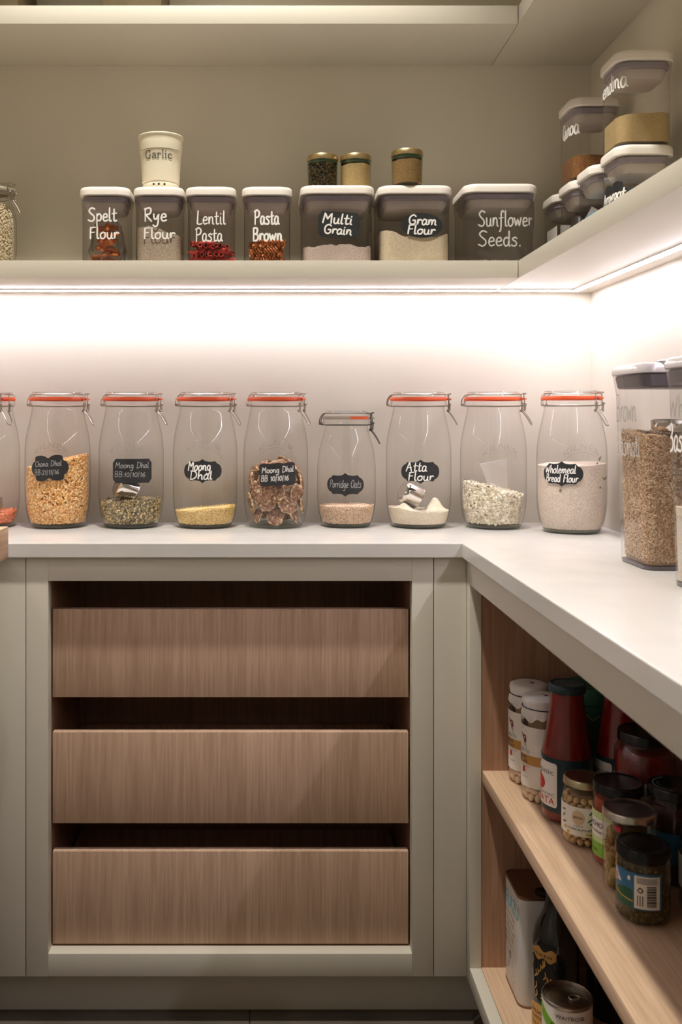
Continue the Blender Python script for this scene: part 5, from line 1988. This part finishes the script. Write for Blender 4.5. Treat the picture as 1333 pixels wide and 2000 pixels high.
# olives with silver lid
x, y = .497, 1.302
t = thing('olive_jar', 'jar of green olives with a silver lid', 'jar', (x, y, SH), 0, SG)
P = jar_profile(.0350, .105, .0335, .087)
obj('jar_body', MB().lathe(P, 44), 'glass', t)
screw_lid(t, .0355, .0995, .011, 'silver_lid')
rf = prof_r(P)
s = cyl_surf(rf, AZ)
mb = MB()
write(mb, 'Sole', s, -.005, .022, .066, .008, .0012)
write(mb, 'mio', s, .002, .022, .056, .007, .0012)
obj('lettering', mb, 'maroon_print', t)
heap('olive_brine', 'murky brine round the green olives', 'brine', (x, y, SH), MB().lathe([(0, .003), (.0225, .003), (.0225, .092), (0, .092)], 32), 'olive_brine')
pieces((x, y, SH), 0, blob(.0085, 1.15, .9, .95, 12), 'olive', .0245, .002, .082, 'green_olive', 'green olive inside the silver-lidded jar', 'olive', 'green olives in the jar', 81, .0085)
o = obj('chilli_piece', MB().lathe([(0, -.009), (.0035, -.006), (.0045, 0), (.003, .006), (0, .009)], 12), 'red_print', None, (x - .022, y - .019, SH + .089), (R(80), R(30), 0))
tag(o, 'red chilli piece among the olives under the silver lid', 'chilli')

# barcode jar
x, y = .487, 1.231
t = thing('caper_jar', 'black-lidded jar with a blue landscape label and barcode', 'jar', (x, y, SH), 0, SG)
P = jar_profile(.0335, .090, .031, .073)
obj('jar_body', MB().lathe(P, 44), 'glass', t)
screw_lid(t, .0335, .082, .0125, 'black_lid')
rf = prof_r(P)
lb, s = label_band(t, rf, .022, .067, 'sky_print', -PI / 2 - .62, .95)
mb = MB()
rect_patch(mb, s, -.0310, -.004, .0225, .036, .0006)
patch(mb, s, [-.031 + .027 * i / 14 for i in range(15)], lambda u: .036, lambda u: .040 + .006 * math.sin((u + .031) * 90), .0006)
obj('landscape_print', mb, 'green_dark_print', lb)
mb = MB()
rect_patch(mb, s, -.002, .029, .0235, .0645, .0008)
patch(mb, s, [-.031 + .010 * i / 8 for i in range(9)], lambda u: .050, lambda u: .066 - (u + .031) * 1.5, .0008)
disc_patch(mb, s, -.009, .0590, .0020, .0030, .0008, 8)
obj('white_panel', mb, 'paper', lb)
mb = MB()
for k in range(16):
    w_ = (.0006, .0010, .0007, .0013)[k % 4]
    rect_patch(mb, s, .0130, .0245, .0270 + k * .00165, .0270 + k * .00165 + w_, .0011, 4)
for k in range(5):
    rect_patch(mb, s, .001, .027 - .002 * (k % 2), .0555 + .0016 * k, .0560 + .0016 * k, .0011, 5)
for k in range(3):
    rect_patch(mb, s, .0015 + .003 * k, .0025 + .003 * k, .027, .040, .0011, 2)
ribbon(mb, smooth([(.002, .046), (.005, .050), (.008, .047), (.006, .044), (.003, .045)], 4), .0014, s, .0011)
obj('barcode', mb, 'black_print', lb)
mb = MB()
write(mb, 'I', s, -.029, -.027, .0545, .005, .0022, .0012)
ribbon(mb, [(-.030, .0535), (-.026, .0525)], .002, s, .0012)
obj('red_mark', mb, 'red_print', lb)
mb = MB()
ribbon(mb, smooth([(-.031, .0385), (-.024, .0345), (-.016, .0330), (-.004, .0310)], 4), .0014, s, .0010)
obj('path_print', mb, 'yellow_print', lb)
heap('capers', 'dark green capers filling the barcoded jar', 'capers', (x, y, SH), MB().lathe([(0, .003), (.029, .003), (.0305, .006), (.0305, .072), (.029, .076), (0, .076)], 40), 'capers')
gm = grains_mesh('capers', round_outline(lambda z: .0313), lambda a, b: .074, .004, 420, 0, (.0034, .0030, .0026), [lin(92, 78, 36), lin(74, 62, 28), lin(112, 96, 52)], seed=91)
g = obj('caper_berries', gm, 'grain', bpy.data.objects['capers'])
g['kind'] = 'stuff'


# two black-lidded jars at the back
def black_jar(label, x, y, r, H, teal=True):
    t = thing('preserve_jar', label, 'jar', (x, y, SH), 0, SG)
    P = jar_profile(r, H - .008, r - .003, H - .030)
    obj('jar_body', MB().lathe(P, 44), 'glass', t)
    lid = screw_lid(t, r - .0005, H - .014, .014, 'black_lid')
    mb = MB()
    top = flat_surf('+z', H - .0012)
    ribbon(mb, [((r - .008) * math.cos(a), (r - .008) * math.sin(a)) for a in [R(100 + 5 * k) for k in range(30)]], .0016, top, .0005)
    for k in range(8):
        a = R(150 + 14 * k)
        ribbon(mb, [((r - .012) * math.cos(a), (r - .012) * math.sin(a)), ((r - .016) * math.cos(a + .1), (r - .016) * math.sin(a + .1))], .0012, top, .0005)
    obj('lid_print', mb, 'grey_print', lid)
    rf = prof_r(P)
    lb, s = label_band(t, rf, .030, .072, 'sky_print' if teal else 'paper', -PI / 2 - .5, 1.5)
    return t


black_jar('black-lidded preserve jar with printed lid beside the silver olive lid', .572, 1.336, .0355, .130)
heap('dark_preserve', 'dark preserve in the jar with the printed black lid', 'preserve', (.572, 1.336, SH), MB().lathe([(0, .003), (.0325, .003), (.0335, .006), (.0335, .092), (.030, .104), (0, .104)], 40), simple('dark_preserve', srgb(62, 22, 18), .4))
black_jar('unprinted black-lidded jar half cut off beside the barcoded jar', .577, 1.245, .0340, .105, False)
heap('dark_relish', 'dark relish in the half cut off jar beside the barcoded one', 'preserve', (.577, 1.245, SH), MB().lathe([(0, .003), (.031, .003), (.032, .006), (.032, .068), (.029, .080), (0, .080)], 40), simple('dark_relish', srgb(50, 40, 24), .4))

# ------------------------------------------------------------------ bottom shelf
BZ = .1237
t = thing('oil_tin', 'white rectangular oil tin with cyan lettering on the bottom shelf', 'tin', (.4735, 1.668, BZ))
hx, hy, H = .0445, .0525, .188
obj('tin_body', MB().loft([(.002, hx, hy, .016), (.004, hx + .0006, hy + .0006, .016), (H - .004, hx + .0006, hy + .0006, .016)], 8), 'tin_white', t)
rim = MB().loft([(0, hx - .001, hy - .001, .015), (.0004, hx + .0012, hy + .0012, .017), (.0038, hx + .0012, hy + .0012, .017)], 8)
obj('bottom_rim', rim, 'tin_brown', t)
tp = MB().loft([(H - .004, hx + .0012, hy + .0012, .017), (H, hx + .0012, hy + .0012, .017), (H + .0006, hx + .0002, hy + .0002, .016), (H - .001, hx - .0008, hy - .0008, .015)], 8)
obj('tin_top', tp, 'tin_brown', t)
obj('spout_cap', MB().lathe([(.0165, H - .001), (.0165, H + .0015), (.0150, H + .002), (.013, H + .0010), (0, H + .0008)], 28, cx=.003, cy=-.033), 'black_lid', t)
s = round_corner_surf(hx + .0006, hy + .0006, .016, '-x')
mb = MB()
printed(mb, 'BELAZU', s, -.050, .043, .142, .024)
obj('brand_lettering', mb, 'cyan_print', t)
mb = MB()
for k, tx in enumerate(('Extra Virgin', 'cold pressed', 'olive oil', 'from a single', 'estate grove')):
    write(mb, tx.replace('v', 'u').replace('V', 'W'), s, -.034, .020 - .004 * (k % 2), .128 - .013 * k, .0085, .0009) if all(c in GL for c in tx) else printed(mb, tx, s, -.034, .022 - .004 * (k % 2), .128 - .013 * k, .0070)
obj('small_lettering', mb, 'ochre', t)
mb = MB()
for pts in ([(-.036, .090), (-.040, .084), (-.036, .078), (-.038, .072)], [(-.006, .066), (-.010, .061), (-.006, .058), (-.009, .053)]):
    ribbon(mb, smooth(pts, 4), .004, s, .0006)
for pts in ([(-.035, .074), (-.02, .060), (-.008, .062)], [(-.008, .052), (-.020, .035), (-.030, .026)], [(.004, .060), (.016, .040), (.010, .030)], [(.000, .026), (.012, .018), (.024, .015)], [(.016, .020), (.022, .028), (.030, .032)]):
    ribbon(mb, smooth(pts, 4), .0008, s, .0006)
sf = round_corner_surf(hx + .0006, hy + .0006, .016, '-y')
for k in range(22):
    rect_patch(mb, sf, -.010 + .004 * (k % 2), .006, .030 + .006 * k, .0325 + .006 * k, .0006, 3)
obj('drawing_print', mb, 'grey_print', t)['kind'] = 'stuff'

t = thing('vinegar_bottle', 'dark glass bottle with a gold label beside the oil tin', 'bottle', (.475, 1.566, BZ))
P = [(0, .001), (.030, .001), (.034, 0), (.0365, .002), (.0375, .006), (.0375, .135), (.0365, .150), (.0320, .168), (.0240, .184), (.0175, .200), (.0155, .215), (.0150, .270), (.0165, .271), (.0165, .280), (0, .280)]
obj('bottle_body', MB().lathe(P, 44), 'dark_glass', t)
obj('cap', MB().lathe([(.0170, .2785), (.0180, .279), (.0180, .305), (.0165, .307), (0, .307)], 28), 'black_lid', t)
rf = prof_r(P)
s = cyl_surf(rf, -PI / 2 - .95)
us = [-.034 + .060 * i / 30 for i in range(31)]
mb = MB()
patch(mb, s, us, lambda u: .004, lambda u: .050 - .010 * ((u + .004) / .03) ** 2, .0005)
patch(mb, s, us[6:], lambda u: .126 + .003 * math.sin(u * 300), lambda u: .142 - .003 * math.sin(u * 260), .0005)
rg = random.Random(3)
for k in range(16):
    u, v = rg.uniform(-.022, .014), rg.uniform(.058, .120)
    ribbon(mb, smooth([(u, v), (u + .004, v + .006), (u + .003, v + .012)], 3), .0022, s, .0006)
lb = obj('gold_label', mb, 'gold_print', t)
mb = MB()
printed(mb, 'aceto', s, -.018, .020, .131, .006, .0009)
for k, tx in enumerate(('BALSAMICO', 'di MODENA', 'organic')):
    printed(mb, tx, s, -.022, .022, .034 - .010 * k, .006, .0009)
obj('lettering', mb, 'dark_print', lb)

t = thing('vinegar_bottle', 'plain dark bottle standing deepest on the bottom shelf', 'bottle', (.585, 1.610, BZ))
obj('bottle_body', MB().lathe([(0, .001), (.036, .001), (.040, 0), (.0425, .004), (.0425, .170), (.040, .188), (.026, .210), (.016, .226), (.0145, .285), (.016, .286), (.016, .296), (0, .296)], 44), 'dark_glass', t)
obj('cap', MB().lathe([(.0165, .2945), (.0172, .295), (.0172, .316), (0, .317)], 28), 'black_lid', t)

t = thing('food_can', 'ring-pull food can with a green diagonal band on its white label', 'can', (.4665, 1.478, BZ))
obj('can_body', MB().lathe([(0, .002), (.035, .002), (.0368, 0), (.0384, .0008), (.0384, .003), (.0376, .0045), (.0376, .1035), (.0384, .105), (.0384, .1075), (.0372, .1085), (.0360, .1075), (.0355, .1035), (.033, .1030), (.032, .1036), (0, .1036)], 48), 'tin_metal', t)
lb, s = label_band(t, lambda z: .0377, .006, .1025, 'paper', -PI / 2 - .35, PI)
mb = MB()
us = [-.050 + .070 * i / 24 for i in range(25)]
cl = lambda v: min(.1022, max(.0065, v))
patch(mb, s, us, lambda u: cl(.050 - u * .62), lambda u: cl(.069 - u * .62), .0007)
obj('green_band', mb, 'green_print', lb)
mb = MB()
printed(mb, 'WAITROSE', s, -.016, .028, .090, .0055, .0010)
printed(mb, 'ORGANIC', s, -.024, .030, .073, .0075, .0010)
disc_patch(mb, s, .046, .066, .0075, .0105, .0010)
obj('lettering', mb, 'black_print', lb)
mb = MB()
mb.tube([(.010 + .0085 * math.cos(2 * PI * i / 20), -.004 + .0065 * math.sin(2 * PI * i / 20), .1056) for i in range(20)], .0011, 6, True)
mb.tube([(.0185, -.004, .1056), (.025, -.005, .1054), (.030, -.006, .1048)], .0013, 6)
obj('ring_pull', mb, 'steel', t)
